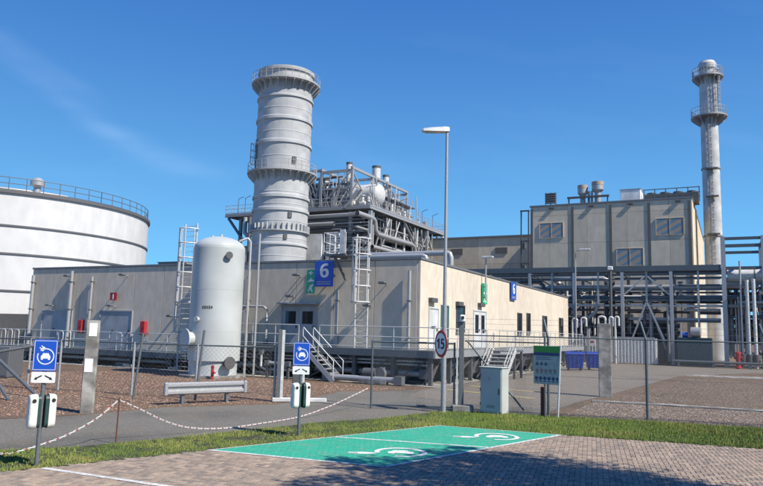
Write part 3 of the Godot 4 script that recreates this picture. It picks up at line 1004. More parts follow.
func fences():
	# right: tall chain-link fence
	var P0 := Vector3(-7.93, 0, -21.85); var P1 := Vector3(-5.28, 0, -22.47); var P2 := Vector3(-2.37, 0, -23.06); var P3 := Vector3(.95, 0, -23.86); var P4 := Vector3(4.2, 0, -24.6)
	var t := thing("chain_link_fence", P2, "tall chain-link fence with slanted post tips along the right verge", "fence")
	var q := [P0, P1, P2, P3, P4]
	for i in 4:
		wpart("wire_mesh", chain_link(q[i], q[i + 1], .05, 2.42), M.galv_dark, t)
		wpart("top_rail", MB.new().cyl(q[i] + Vector3(0, 2.47, 0), q[i + 1] + Vector3(0, 2.47, 0), .024, -1, 6), M.steel_blue, t)
	var w := MB.new()
	for i in 4:
		for s in [.06, 1.25]:
			w.cyl(q[i] + Vector3(0, s, 0), q[i + 1] + Vector3(0, s, 0), .004, -1, 3, false)
		for s in [.35, .7, 1.0]:
			var o: Vector3 = Vector3(-.16, .55, -.12) * s + Vector3(0, 2.47, 0)
			w.cyl(q[i] + o, q[i + 1] + o, .004, -1, 3, false)
	wpart("tension_wires", w, M.galv_dark, t)
	for p in [P1, P2, P3, P4]:
		fence_post(t, p, 2.5, Vector3(-.17, .57, -.12), .042)
	wpart("brace", MB.new().cyl(P0 + Vector3(.1, 2.3, 0), P1 + Vector3(-.75, .12, .17), .03, -1, 7), M.steel_blue, t)
	wpart("lower_rail", MB.new().cyl(P0 + Vector3(0, 2.28, -.08), P1 + Vector3(0, 2.28, -.08), .024, -1, 6), M.steel_blue, t)
	# gate post with a camera on top
	t = thing("gate_post", Vector3(-7.99, 0, -21.78), "steel gate post with a small white camera on top beside the street lamp", "gate post", "", .4)
	part("shaft", MB.new().cbox(Vector3(0, 1.45, 0), Vector3(.16, 2.94, .16), .012), M.galv_dark, t)
	part("front_tube", MB.new().box(Vector3(-.14, 1.15, .05), Vector3(.05, 2.3, .05)), M.white_metal, t)
	part("base_block", MB.new().cbox(Vector3(.05, .09, .05), Vector3(.7, .22, .4), .03), M.concrete, t)
	var c := part("camera", MB.new().cbox(Vector3(.02, 3.02, .06), Vector3(.17, .24, .2), .03), M.white, t)
	part("camera_lens", MB.new().cyl(Vector3(.02, 3.04, .16), Vector3(.02, 3.04, .19), .055, -1, 14), M.black, c)
	part("camera_bracket", MB.new().box(Vector3(-.04, 2.88, .0), Vector3(.3, .035, .06)), M.galv_dark, c)
	# gate leaf
	var G0 := Vector3(-10.71, 0, -20.61); var G1 := Vector3(-8.2, 0, -21.69)
	t = thing("gate", G0, "wide steel framed wire gate left of the street lamp", "gate")
	for s in [[Vector3(0, .12, 0), Vector3(0, .12, 0), .034], [Vector3(0, 2.18, 0), Vector3(0, 2.18, 0), .03]]:
		wpart("frame_rail", MB.new().cyl(G0 + s[0], G1 + s[1], s[2], -1, 8), M.steel_blue, t)
	for p in [G0, G1]:
		wpart("frame_stile", MB.new().cyl(p + Vector3(0, -.02 if p == G0 else .08, 0), p + Vector3(0, 2.22, 0), .036, -1, 8), M.steel_blue, t)
	wpart("wire_mesh", chain_link(G0, G1, .14, 2.16, .1, .0025), M.galv_dark, t)
	# left fence
	var L := [Vector3(-33.5, 0, -17.2), Vector3(-29.0, 0, -17.6), Vector3(-24.33, 0, -17.99), Vector3(-22.86, 0, -18.2), Vector3(-19.48, 0, -18.62), Vector3(-17.0, 0, -19.2), Vector3(-14.4, 0, -20.3)]
	t = thing("wire_fence", L[3], "low grey wire mesh fence in front of the grey building on the left", "fence")
	for i in L.size() - 1:
		wpart("top_rail", MB.new().cyl(L[i] + Vector3(0, 1.86, 0), L[i + 1] + Vector3(0, 1.86, 0), .03, -1, 6), M.steel_blue, t)
		wpart("wire_mesh", chain_link(L[i], L[i + 1], .05, 1.82, .16, .003), M.galv_dark, t)
	for p in L:
		fence_post(t, p, 1.9, Vector3.ZERO, .045, M.galv)
	for s in [[Vector3(-16.2, .05, -18.3), 2.35], [Vector3(-17.9, .05, -17.2), 2.2]]:
		wpart("leaning_post", MB.new().cyl(s[0], s[0] + Vector3(.15, s[1], -.1), .04, -1, 8), M.galv_dark, t)
	wpart("brace", MB.new().cyl(Vector3(-24.6, 1.35, -16.6), Vector3(-21.0, 0, -16.0), .06, -1, 8).cyl(Vector3(-24.6, 1.35, -16.6), Vector3(-22.9, 1.82, -18.15), .05, -1, 8).cyl(Vector3(-23.0, .72, -15.6), Vector3(-21.0, 0, -14.9), .05, -1, 8), M.galv_dark, t)
	# grey box behind it
	t = thing("equipment_cabinet", Vector3(-30.2, 0, -20.6), "dark grey equipment cabinet behind the fence at the left edge", "cabinet", "", .3)
	part("body", MB.new().cbox(Vector3(0, .72, 0), Vector3(2.1, 1.36, 1.0), .02), M.galv_dark, t)
	part("door", MB.new().box(Vector3(-.5, .72, .51), Vector3(.95, 1.2, .02)), M.galv_dark, t)
	part("door", MB.new().box(Vector3(.5, .72, .51), Vector3(.95, 1.2, .02)), M.galv_dark, t)
	part("plinth", MB.new().box(Vector3(0, .02, 0), Vector3(2.0, .1, .9)), M.concrete_dark, t)

# ---------------------------------------------------------------- the low building on legs
const XR := -14.42
const XL := -45.1
const ZF := -33.0
const ZB := -69.9
const ROOF := 6.35

# a wall of separate panels; o = lower left seen from outside, u along it, n outwards
func panel_wall(t: Node3D, o: Vector3, u: Vector3, n: Vector3, L: float, h: float, w: float, mats: Array, rows := [], sd := 1):
	var r := RandomNumberGenerator.new()
	r.seed = sd
	var k := maxi(1, int(round(L / w)))
	var pw := L / k
	var ys := [0.0]
	ys.append_array(rows); ys.append(h)
	var cache := {}
	for j in ys.size() - 1:
		var ph: float = ys[j + 1] - ys[j]
		for i in k:
			var mk := r.randi() % mats.size()
			var key := "%d_%.2f" % [mk, ph]
			if not cache.has(key):
				var f := Basis(u, Vector3(0, 1, 0), n)
				cache[key] = MB.new().cbox(Vector3.ZERO, Vector3(pw - .022, ph - .022, .16), .012, f).mesh(mats[mk])
			mi("panel", cache[key], t, o - t.position + u * (pw * (i + .5)) + Vector3(0, ys[j] + ph * .5, 0) - n * .08)

func door(t: Node3D, p: Vector3, u: Vector3, n: Vector3, w: float, h: float, m: Material, leaves := 1, lights := [], fm: Material = null):
	if fm == null: fm = m
	var f := Basis(u, Vector3(0, 1, 0), n)
	var b := MB.new()
	for s in [-1.0, 1.0]:
		b.box(p + u * s * (w * .5 + .03) + Vector3(0, h * .5, 0) + n * .035, Vector3(.06, h, .07), f)
	b.box(p + Vector3(0, h + .035, 0) + n * .035, Vector3(w + .12, .07, .07), f)
	var d := wpart("door_frame", b, fm, t)
	for k in leaves:
		var lw := w / leaves
		var c := p + u * (-w * .5 + lw * (k + .5))
		var lf := wpart("door", MB.new().box(c + Vector3(0, h * .5, 0) + n * .012, Vector3(lw - .012, h - .01, .03), f), m, t)
		var hb := MB.new().box(c + u * (lw * .36) + Vector3(0, h * .47, 0) + n * .05, Vector3(.035, .16, .05), f)
		var hn := mi("handle", hb.mesh(M.black), lf)
		for g in lights:
			# g: bottom, top as shares of the height, width share
			var gb := MB.new().box(c + Vector3(0, h * (g[0] + g[1]) * .5, 0) + n * .03, Vector3(lw * g[2], h * (g[1] - g[0]), .012), f)
			mi("pane", gb.mesh(M.glass), lf)

func window(t: Node3D, p: Vector3, u: Vector3, n: Vector3, w: float, h: float, m: Material):
	var f := Basis(u, Vector3(0, 1, 0), n)
	var b := MB.new()
	for s in [-1.0, 1.0]:
		b.box(p + u * s * (w * .5 + .03) + n * .03, Vector3(.06, h + .12, .08), f)
		b.box(p + Vector3(0, s * (h * .5 + .03), 0) + n * .03, Vector3(w, .06, .08), f)
	var fr := wpart("window", b, m, t)
	mi("pane", MB.new().box(p + n * .012, Vector3(w, h, .02), f).mesh(M.glass), fr)
	mi("sill", MB.new().box(p + Vector3(0, -h * .5 - .085, 0) + n * .07, Vector3(w + .2, .04, .14), f).mesh(M.galv), fr)

func wall_lamp(p: Vector3, n: Vector3, label: String):
	var t := thing("wall_lamp", p, label, "lamp", "small lamps on the building walls")
	wpart("bracket", MB.new().cyl(p - n * .0, p + n * .45 + Vector3(0, .06, 0), .03, -1, 6), M.galv, t)
	wpart("lamp_head", MB.new().cbox(p + n * .5 + Vector3(0, .05, 0), Vector3(.42, .14, .3), .04), M.galv_dark, t)

func wall_pipe(p: Vector3, top: float, n: Vector3, label: String, r := .1, m: Material = null):
	var t := thing("wall_pipe", p, label, "pipe", "upright pipes on the grey wall")
	var o := p + n * (r + .07)
	wpart("pipe", MB.new().cyl(o, Vector3(o.x, top, o.z), r, -1, 12), M.galv if m == null else m, t)
	var y := p.y + .6
	while y < top:
		wpart("clamp", MB.new().box(Vector3(p.x, y, p.z) + n * (r + .04), Vector3(r * 2.4, .06, r * 2 + .06)), M.galv_dark, t)
		y += 1.9

func text_bars(t: Node3D, ys: Array, w: float, o: Vector3, u: Vector3, n: Vector3):
	for y in ys:
		wpart("text_line", MB.new().box(o + Vector3(0, y, 0) + n * .006, (u * w).abs() + Vector3(0, .035, 0) + n.abs() * .012), M.board, t)

func low_building():
	var t := thing("low_building", Vector3(-29.8, 0, -51), "long flat roofed concrete panel building raised on legs", "building")
	panel_wall(t, Vector3(XL, .95, ZF), Vector3(1, 0, 0), Vector3(0, 0, 1), XR - XL - .17, ROOF - .95, 2.55, M.panel, [], 5)
	panel_wall(t, Vector3(XR, .95, ZF), Vector3(0, 0, -1), Vector3(1, 0, 0), ZF - ZB, ROOF - .95, 2.3, M.panel, [], 6)
	panel_wall(t, Vector3(XL, .95, ZB), Vector3(0, 0, 1), Vector3(-1, 0, 0), ZF - ZB - .17, ROOF - .95, 3.1, M.panel, [], 7)
	wpart("core", MB.new().span(Vector3(XL + .13, .9, ZB + .1), Vector3(XR - .13, ROOF - .02, ZF - .13)), M.joint, t)
	wpart("roof", MB.new().span(Vector3(XL - .05, ROOF, ZB - .05), Vector3(XR + .05, ROOF + .12, ZF + .05)), M.coping, t)
	wpart("plinth_wall", MB.new().span(Vector3(XL + 1.6, -.02, ZB + 1), Vector3(XR - 1.6, .9, ZF - 1.7)), M.concrete_dark, t)
	var k := 0
	for x in [-44.4, -40.3, -36.2, -32.1, -28.0, -24.0, -20.0, -16.0]:
		wpart("leg", MB.new().span(Vector3(x - .2, -.02, ZF - .75), Vector3(x + .2, .93, ZF - .35)), M.concrete, t)
	for z in [-37.0, -42, -47, -52, -57, -62, -67]:
		wpart("leg", MB.new().span(Vector3(XR - .75, -.02, z - .2), Vector3(XR - .35, .93, z + .2)), M.concrete, t)
	# openings: front
	var U := Vector3(1, 0, 0); var N := Vector3(0, 0, 1)
	door(t, Vector3(-42.15, 1.0, ZF), U, N, 3.0, 2.36, M.door, 2, [], M.galv)
	door(t, Vector3(-36.4, 1.0, ZF), U, N, 2.9, 2.40, M.door, 2, [], M.galv)
	door(t, Vector3(-21.9, 1.66, ZF), U, N, 2.3, 2.15, M.door, 2, [[.55, .88, .62]], M.door)
	# right side
	U = Vector3(0, 0, -1); N = Vector3(1, 0, 0)
	door(t, Vector3(XR, 1.68, -34.8), U, N, 1.25, 2.15, M.door_white, 1, [[.5, .56, .5]])
	door(t, Vector3(XR, 1.68, -36.45), U, N, 1.0, 2.35, M.door_green, 1)
	window(t, Vector3(XR, 3.42, -39.0), U, N, 1.3, 1.5, M.dark2)
	door(t, Vector3(XR, 1.68, -42.6), U, N, 2.4, 2.3, M.door_white, 2, [[.40, .9, .55]])
	window(t, Vector3(XR, 3.42, -52.0), U, N, 1.1, 1.5, M.dark2)
	window(t, Vector3(XR, 3.5, -54.6), U, N, 1.0, 1.5, M.dark2)
	window(t, Vector3(XR, 3.46, -60.0), U, N, 1.5, 1.5, M.dark2)
	window(t, Vector3(XR, 3.42, -66.5), U, N, 1.6, 1.6, M.dark2)
	for z in [-34.5, -38.6, -42.6]:
		wpart("door_canopy", MB.new().box(Vector3(XR + .12, 4.28 if z != -42.6 else 4.4, z), Vector3(.22, .24, .8)), M.dark2, t)
	# entrance canopy over the door at the stairs
	wpart("door_canopy", MB.new().box(Vector3(-21.9, 3.98, ZF + .2), Vector3(2.7, .08, .4)), M.door, t)
	decks()
	wall_things()

func decks():
	# left front walkway, a lower level
	var t := thing("walkway", Vector3(-37, 0, -32), "low steel walkway along the left half of the grey front wall", "walkway")
	wpart("grating", MB.new().span(Vector3(-47.5, .84, -32.96), Vector3(-28.3, .94, -31.0)), M.steel_blue, t)
	wpart("edge_beam", MB.new().span(Vector3(-47.5, .62, -31.0), Vector3(-28.3, .95, -30.9)), M.steel_blue, t)
	for x in [-47.2, -43.6, -40.0, -36.4, -32.8, -29.2]:
		wpart("leg", MB.new().span(Vector3(x - .09, -.02, -31.25), Vector3(x + .09, .83, -31.07)), M.dark2, t)
		wpart("footing", MB.new().span(Vector3(x - .3, -.02, -31.5), Vector3(x + .3, .16, -30.85)), M.concrete, t)
		wpart("strut", MB.new().bar(Vector3(x, .1, -31.2), Vector3(x + 1.2, .8, -31.2), .08), M.dark2, t)
	railing(t, [Vector3(-47.5, .95, -31.05), Vector3(-28.3, .95, -31.05)], 1.1, 1.6)
	for x in [-46.6, -45.8, -45.1, -44.4, -43.7, -33.1, -34.0, -38.6, -39.3]:
		wpart("gate_bar", MB.new().tube([Vector3(x, .95, -31.0), Vector3(x, 1.9, -31.0), Vector3(x + .1, 2.02, -31.0), Vector3(x + .34, 2.02, -31.0), Vector3(x + .44, 1.9, -31.0), Vector3(x + .44, .95, -31.0)], .028, 6), M.rail, t)
	# main front walkway
	t = thing("walkway", Vector3(-20, 0, -31.5), "steel walkway with white railing along the right half of the front wall", "walkway")
	wpart("grating", MB.new().span(Vector3(-28.25, 1.54, -32.96), Vector3(-12.75, 1.64, -31.0)), M.steel_blue, t)
	wpart("edge_beam", MB.new().span(Vector3(-28.25, 1.3, -31.0), Vector3(-12.75, 1.65, -30.9)), M.steel_blue, t)
	for x in [-27.9, -25.2, -22.4, -19.9, -17.2, -15.0, -13.0]:
		wpart("leg", MB.new().span(Vector3(x - .1, -.02, -31.25), Vector3(x + .1, 1.3, -31.05)), M.dark2, t)
		wpart("strut", MB.new().bar(Vector3(x, .3, -31.3), Vector3(x, 1.45, -32.6), .09), M.dark2, t)
	wpart("under_beam", MB.new().span(Vector3(-28.2, 1.1, -32.2), Vector3(-12.8, 1.5, -31.9)), M.steel_blue, t)
	railing(t, [Vector3(-28.2, 1.65, -31.05), Vector3(-20.6, 1.65, -31.05)], 1.12, 1.4)
	railing(t, [Vector3(-19.3, 1.65, -31.05), Vector3(-12.8, 1.65, -31.05), Vector3(-12.8, 1.65, -36.0)], 1.12, 1.9)
	for i in 6:
		var xa: float = [-27.9, -25.2, -22.4, -19.9, -17.2, -15.0][i]
		var xb: float = [-25.2, -22.4, -19.9, -17.2, -15.0, -13.0][i]
		wpart("cross_brace", MB.new().bar(Vector3(xa, .1, -31.15), Vector3(xb, 1.3, -31.15), .07), M.dark2, t)
		wpart("rear_leg", MB.new().span(Vector3(xa - .1, -.02, -32.7), Vector3(xa + .1, 1.5, -32.5)), M.dark2, t)
		wpart("cable_box", MB.new().cbox(Vector3((xa + xb) * .5, .75 + .1 * (i % 3), -32.2), Vector3(.9, .6, .4), .02), M.galv_dark, t)
	for y in [.95, 1.12]:
		wpart("under_pipe", MB.new().cyl(Vector3(-28, y, -31.5 + y * .2), Vector3(-13, y, -31.5 + y * .2), .06, -1, 8), M.galv, t)
	# side walkway
	t = thing("walkway", Vector3(-13.5, 0, -50), "steel walkway with railing along the sunlit cream wall", "walkway")
	wpart("grating", MB.new().span(Vector3(-14.38, 1.54, -68.5), Vector3(-12.75, 1.64, -33.0)), M.steel_blue, t)
	wpart("edge_beam", MB.new().span(Vector3(-12.75, 1.3, -68.5), Vector3(-12.65, 1.65, -30.9)), M.galv, t)
	for z in [-33.4, -36.6, -40.6, -44, -47, -50, -53.5, -57, -60.5, -64, -68]:
		wpart("leg", MB.new().span(Vector3(-13.0, -.02, z - .1), Vector3(-12.8, 1.3, z + .1)), M.dark2, t)
		wpart("strut", MB.new().bar(Vector3(-12.9, .15, z), Vector3(-12.9, 1.4, z - 1.6), .1), M.dark2, t)
	wpart("under_beam", MB.new().span(Vector3(-13.6, 1.05, -68.4), Vector3(-13.3, 1.5, -33.2)), M.steel_blue, t)
	for i in 9:
		var za := -34.0 - i * 3.7
		wpart("cross_brace", MB.new().bar(Vector3(-12.9, .1, za), Vector3(-12.9, 1.3, za - 3.0), .08), M.dark2, t)
		wpart("rear_leg", MB.new().span(Vector3(-14.2, -.02, za - .1), Vector3(-14.0, 1.5, za + .1)), M.dark2, t)
		wpart("cable_box", MB.new().cbox(Vector3(-13.7, .7, za - 1.4), Vector3(.4, .7 + .2 * (i % 2), 1.1), .02), M.galv_dark, t)
	wpart("under_pipe", MB.new().cyl(Vector3(-13.2, .9, -68), Vector3(-13.2, .9, -33.5), .09, -1, 8), M.galv, t)
	railing(t, [Vector3(-12.72, 1.65, -38.0), Vector3(-12.72, 1.65, -39.0)], 1.12, 1.0)
	railing(t, [Vector3(-12.72, 1.65, -41.4), Vector3(-12.72, 1.65, -68.4)], 1.12, 1.7)
	# stairs
	t = thing("steel_stairs", Vector3(-18.9, 0, -30.5), "galvanised steel stairs up to the front door left of the caged ladder", "stairs")
	stairs(t, Vector3(-17.75, 0, -30.45), Vector3(-19.6, 1.64, -30.45), 8, .9, M.galv)
	t = thing("steel_stairs", Vector3(-12, 0, -38.5), "white steel stairs to the side walkway behind the switch cabinet", "stairs")
	stairs(t, Vector3(-11.85, 0, -37.4), Vector3(-11.85, 1.64, -39.6), 8, 1.25, M.white_metal)
	wpart("landing", MB.new().span(Vector3(-12.64, 1.54, -41.3), Vector3(-11.2, 1.64, -39.55)), M.steel_blue, t)
	for p in [Vector3(-11.3, 0, -41.2), Vector3(-11.3, 0, -39.7)]:
		wpart("leg", MB.new().span(p - Vector3(.06, .02, .06), p + Vector3(.06, 1.54, .06)), M.dark2, t)
	railing(t, [Vector3(-11.2, 1.65, -39.6), Vector3(-11.2, 1.65, -41.3)], 1.1, .9)

func stairs(t: Node3D, a: Vector3, e: Vector3, n: int, w: float, m: Material):
	var d := e - a
	var s := Vector3(d.x, 0, d.z).normalized().cross(Vector3(0, 1, 0)).normalized()
	var f := Basis(s, Vector3(0, 1, 0), s.cross(Vector3(0, 1, 0)))
	var run := Vector3(d.x, 0, d.z).length() / n
	for i in n:
		var p := a + d * ((i + .5) / n)
		wpart("tread", MB.new().box(Vector3(p.x, a.y + d.y * (i + 1) / n - .03, p.z), Vector3(w, .045, run * 1.02), f), m, t)
	for k in [-1.0, 1.0]:
		var o: Vector3 = s * k * (w * .5 + .035)
		var lx := (e - a).normalized()
		var ly := s.cross(lx)
		wpart("stringer", MB.new().box((a + e) * .5 + o, Vector3(a.distance_to(e) + .1, .24, .05), Basis(lx, ly, lx.cross(ly))), m, t)
		var h := Vector3(0, 1.0, 0)
		var b := MB.new()
		b.tube([a + o + Vector3(0, .05, 0), a + o + h, e + o + h, e + o], .03, 6)
		b.cyl(a + o + h * .55, e + o + h * .55, .024, -1, 6)
		b.cyl((a + e) * .5 + o, (a + e) * .5 + o + h, .026, -1, 6)
		wpart("handrail", b, M.rail, t)

func wall_things():
	var N := Vector3(0, 0, 1)
	for s in [[-40.75, 6.15, "thick upright pipe on the grey wall between the two left doors, nearer the tank"], [-38.75, 5.75, "upright pipe on the grey wall just left of the second door"], [-25.45, 5.9, "upright pipe on the grey wall right of the tall white vessel"], [-29.3, 5.6, "upright pipe on the grey wall left of the caged wall ladder"], [-44.75, 5.9, "upright pipe at the left corner of the grey wall"], [-14.98, 5.75, "upright pipe near the sunlit right corner of the building"], [-19.35, 4.75, "upright pipe under the blue number sign"]]:
		wall_pipe(Vector3(s[0], 1.0 if s[0] < -28 else 1.66, ZF), s[1], N, s[2], .09 if s[0] > -40 else .12)
	for s in [[-40.9, 5.75, "small lamp on the grey wall above the gap between the left doors"], [-35.6, 5.75, "small lamp on the grey wall above the second door"], [-21.9, 5.55, "small lamp on the wall left of the green sign"], [-16.4, 5.05, "lamp on the wall left of the sunlit corner"], [-17.3, 3.85, "low lamp on the wall right of the caged ladder"], [-36.5, 3.72, "lamp right above the second door"], [-42.5, 3.72, "lamp right above the leftmost door"], [-31.2, 3.1, "low lamp on the wall right of the second door"], [-22.3, 4.35, "lamp above the double door at the stairs"]]:
		wall_lamp(Vector3(s[0], s[1], ZF), N, s[2])
	for s in [[-39.55, "red fire box on the wall left of the second door"], [-33.75, "red fire box on the wall right of the second door"]]:
		var t := thing("fire_box", Vector3(s[0], 1.75, ZF), s[1], "fire box", "red fire boxes on the grey wall")
		part("body", MB.new().cbox(Vector3(0, .6, .12), Vector3(.42, .9, .22), .03), M.red, t)
		part("door", MB.new().box(Vector3(0, .6, .235), Vector3(.36, .8, .02)), M.red, t)
		part("latch", MB.new().box(Vector3(.12, .62, .25), Vector3(.04, .1, .03)), M.black, t)
	var t := thing("alarm_sign", Vector3(-36.45, 4.1, ZF), "small red sign with a white figure above the second door", "sign")
	part("panel", MB.new().box(Vector3(0, .28, .3), Vector3(.6, .5, .03)), M.red, t)
	part("arm", MB.new().box(Vector3(0, .28, .14), Vector3(.05, .05, .3)), M.galv_dark, t)
	part("figure", MB.new().box(Vector3(-.02, .26, .32), Vector3(.09, .32, .012)), M.paint_white, t)
	# front number sign, stands off the wall
	t = thing("number_sign", Vector3(-20.05, 4.9, ZF), "blue square sign with a white 6 on the grey front wall", "sign")
	part("panel", MB.new().cbox(Vector3(0, .72, .5), Vector3(1.22, 1.42, .05), .012), M.blue, t)
	var tx := mi("number", text_mesh("6", 1.06, .012, M.paint_white), t, Vector3(.02, .88, .531))
	tx.scale = Vector3(1.1, 1, 1)
	for y in [.28, .16]:
		part("text_line", MB.new().box(Vector3(0, y, .529), Vector3(.86, .045, .008)), M.board, t)
	for x in [-.45, .45]:
		part("bracket", MB.new().box(Vector3(x, .72, .24), Vector3(.06, .06, .48)), M.galv_dark, t)
	t = thing("escape_sign", Vector3(-20.95, 4.55, ZF), "narrow green and white escape sign beside the blue number 6 sign", "sign")
	escape_panel(t, Vector3(0, .66, .42), Vector3(1, 0, 0), .56, 1.34)
	part("bracket", MB.new().box(Vector3(0, .8, .2), Vector3(.06, .06, .4)), M.galv_dark, t)
	# right side signs
	t = thing("number_sign", Vector3(XR, 5.15, -50.0), "blue number 6 sign high on the sunlit cream wall", "sign")
	var u := Vector3(0, 0, -1)
	part("panel", MB.new().box(Vector3(.12, .62, 0), Vector3(.04, 1.3, 1.35)), M.blue, t)
	tx = mi("number", text_mesh("6", 1.0, .012, M.paint_white), t, Vector3(.148, .75, 0))
	tx.rotation.y = PI / 2
	for y in [.2, .1]:
		part("text_line", MB.new().box(Vector3(.144, y, 0), Vector3(.008, .04, .95)), M.board, t)
	part("bracket", MB.new().box(Vector3(.05, .6, 0), Vector3(.1, .8, .8)), M.galv_dark, t)
	t = thing("escape_sign", Vector3(XR, 4.5, -43.2), "green and white escape sign on the sunlit cream wall above the double door", "sign")
	escape_panel(t, Vector3(.1, .66, -.1), u, 1.0, 1.34)
	part("bracket", MB.new().box(Vector3(.04, .66, -.1), Vector3(.08, .6, .5)), M.galv_dark, t)
	t = thing("wall_mast", Vector3(XR, 4.7, -42.9), "slim mast with a flat lamp on the roof edge of the cream wall", "lamp mast")
	part("pole", MB.new().cyl(Vector3(.3, 0, 0), Vector3(.3, 2.8, 0), .07, .05, 10), M.galv, t)
	part("lamp_head", MB.new().cbox(Vector3(.42, 2.83, .0), Vector3(.75, .12, .3), .03), M.white_metal, t)
	part("bracket", MB.new().box(Vector3(.15, .9, 0), Vector3(.3, .08, .08)).box(Vector3(.15, .2, 0), Vector3(.3, .08, .08)), M.galv_dark, t)
	# caged ladder by the number sign, with a landing at the roof
	t = thing("caged_ladder", Vector3(-17.7, 1.65, -32.6), "white caged ladder with a roof landing right of the number 6 sign", "ladder")
	cage_ladder(t, Vector3(-17.6, 1.65, -32.45), 7.75, Vector3(0, 0, 1), .75, 2.4, .8)
	wpart("landing", MB.new().span(Vector3(-19.5, 6.5, -32.7), Vector3(-18.15, 6.6, -31.5)), M.galv_dark, t)
	railing(t, [Vector3(-18.15, 6.6, -31.5), Vector3(-19.5, 6.6, -31.5), Vector3(-19.5, 6.6, -32.7)], 1.15, .7, M.white_metal, .03)
	wpart("kick_panel", MB.new().span(Vector3(-18.5, 6.6, -31.52), Vector3(-18.2, 7.9, -31.46)), M.white_metal, t)
	wpart("knee_brace", MB.new().bar(Vector3(-18.9, 5.3, -32.95), Vector3(-18.9, 6.5, -31.6), .1), M.galv_dark, t)
	# caged ladder by the vessel
	t = thing("caged_ladder", Vector3(-28, 0, -30.3), "tall white caged ladder standing left of the white vessel", "ladder")
	cage_ladder(t, Vector3(-27.95, 0.0, -30.4), 8.5, Vector3(0, 0, 1), .9, 2.2, .75)
	for y in [3.0, 6.2]:
		wpart("wall_tie", MB.new().bar(Vector3(-28.35, y, -30.4), Vector3(-28.35, y, -32.98), .06).bar(Vector3(-27.55, y, -30.4), Vector3(-27.55, y, -32.98), .06), M.galv, t)
	# vessel
	var V := Vector3(-24.1, 0, -28.45)
	t = thing("pressure_vessel", V, "tall white upright pressure vessel with a domed top", "vessel")
	var pf := [Vector2(1.22, .1), Vector2(1.22, .8), Vector2(1.34, .82), Vector2(1.34, 6.62)]
	for i in 9:
		var a := PI * .5 * (i + 1) / 9.0
		pf.append(Vector2(1.34 * cos(a), 6.62 + .68 * sin(a)))
	part("shell", MB.new().lathe(Vector3.ZERO, pf, 48), M.vessel, t)
	for y in [2.3, 4.45]:
		part("weld_seam", MB.new().lathe(Vector3.ZERO, [Vector2(1.335, y - .012), Vector2(1.347, y), Vector2(1.335, y + .012)], 48), M.vessel, t)
	part("plinth", MB.new().lathe(Vector3.ZERO, [Vector2(1.7, -.02), Vector2(1.7, .1), Vector2(0, .1)], 32), M.concrete, t)
	var dir := Vector3(.64, 0, .77)
	var side := Vector3(.77, 0, -.64)
	var noz := func(called, az, y, r, ln, mt):
		var d: Vector3 = (dir * cos(az) + side * sin(az))
		var b := MB.new().cyl(d * 1.25 + Vector3(0, y, 0), d * (1.34 + ln) + Vector3(0, y, 0), r, -1, 16)
		b.cyl(d * (1.34 + ln) + Vector3(0, y, 0), d * (1.40 + ln) + Vector3(0, y, 0), r * 1.45, -1, 16)
		part(called, b, mt, t)
	noz.call("nozzle", .35, 6.2, .13, .12, M.dark2)
	noz.call("manhole", -1.05, 1.9, .36, .3, M.vessel)
	noz.call("nozzle", .55, .75, .22, .2, M.dark2)
	noz.call("nozzle", -.7, 2.9, .1, .12, M.vessel)
	part("lifting_lug", MB.new().box(Vector3(.25, 7.28, .2), Vector3(.05, .25, .14)), M.vessel, t)
	part("lifting_lug", MB.new().box(Vector3(-.35, 7.25, .2), Vector3(.05, .25, .14)), M.vessel, t)
	# the short dark stencilled code cannot be read: five blocks of its size
	for i in 5:
		var a := -.50 + i * .085
		var d: Vector3 = dir * cos(a) + side * sin(a)
		part("stencil_mark", MB.new().box(d * 1.342 + Vector3(0, 3.52, 0), Vector3(.075, .16 if i % 2 else .13, .012), Basis(Vector3(0, 1, 0), atan2(d.x, d.z))), M.dark2, t)
	for s in [[.35, 1.0], [.62, .8]]:
		pass
	var pp := []
	for q in [[1.62, 7.0], [1.62, .6], [1.62, .35]]:
		pp.append(V + side * q[0] + Vector3(0, q[1], 0) - dir * .1)
	t = thing("vent_pipe", V + side * 1.62, "tall thin pipe rising along the right side of the white vessel", "pipe")
	wpart("pipe", MB.new().tube([V + side * 1.0 + Vector3(0, 7.12, 0), V + side * 1.45 + Vector3(0, 7.3, 0), V + side * 1.6 + Vector3(0, 7.1, 0), V + side * 1.6 + Vector3(0, .0, 0)], .07, 10), M.galv, t)
	wpart("pipe", MB.new().tube([V + side * 1.95 + Vector3(0, 7.6, -.2), V + side * 1.95 + Vector3(0, .0, -.2)], .06, 8), M.galv, t)
	for y in [1.6, 3.4, 5.2]:
		wpart("clamp", MB.new().bar(V + side * 1.3 + Vector3(0, y, 0), V + side * 1.98 + Vector3(0, y, -.2), .05), M.galv_dark, t)
	t = thing("standpipe", V + dir * 1.9, "small red standpipe in front of the white vessel", "standpipe")
	part("body", MB.new().cyl(Vector3(0, 0, 0), Vector3(0, .55, 0), .08, .07, 10).cyl(Vector3(0, .3, 0), Vector3(.2, .3, .05), .05, -1, 8), M.red, t)
	part("cap", MB.new().cyl(Vector3(0, .55, 0), Vector3(0, .66, 0), .1, .05, 10), M.red, t)
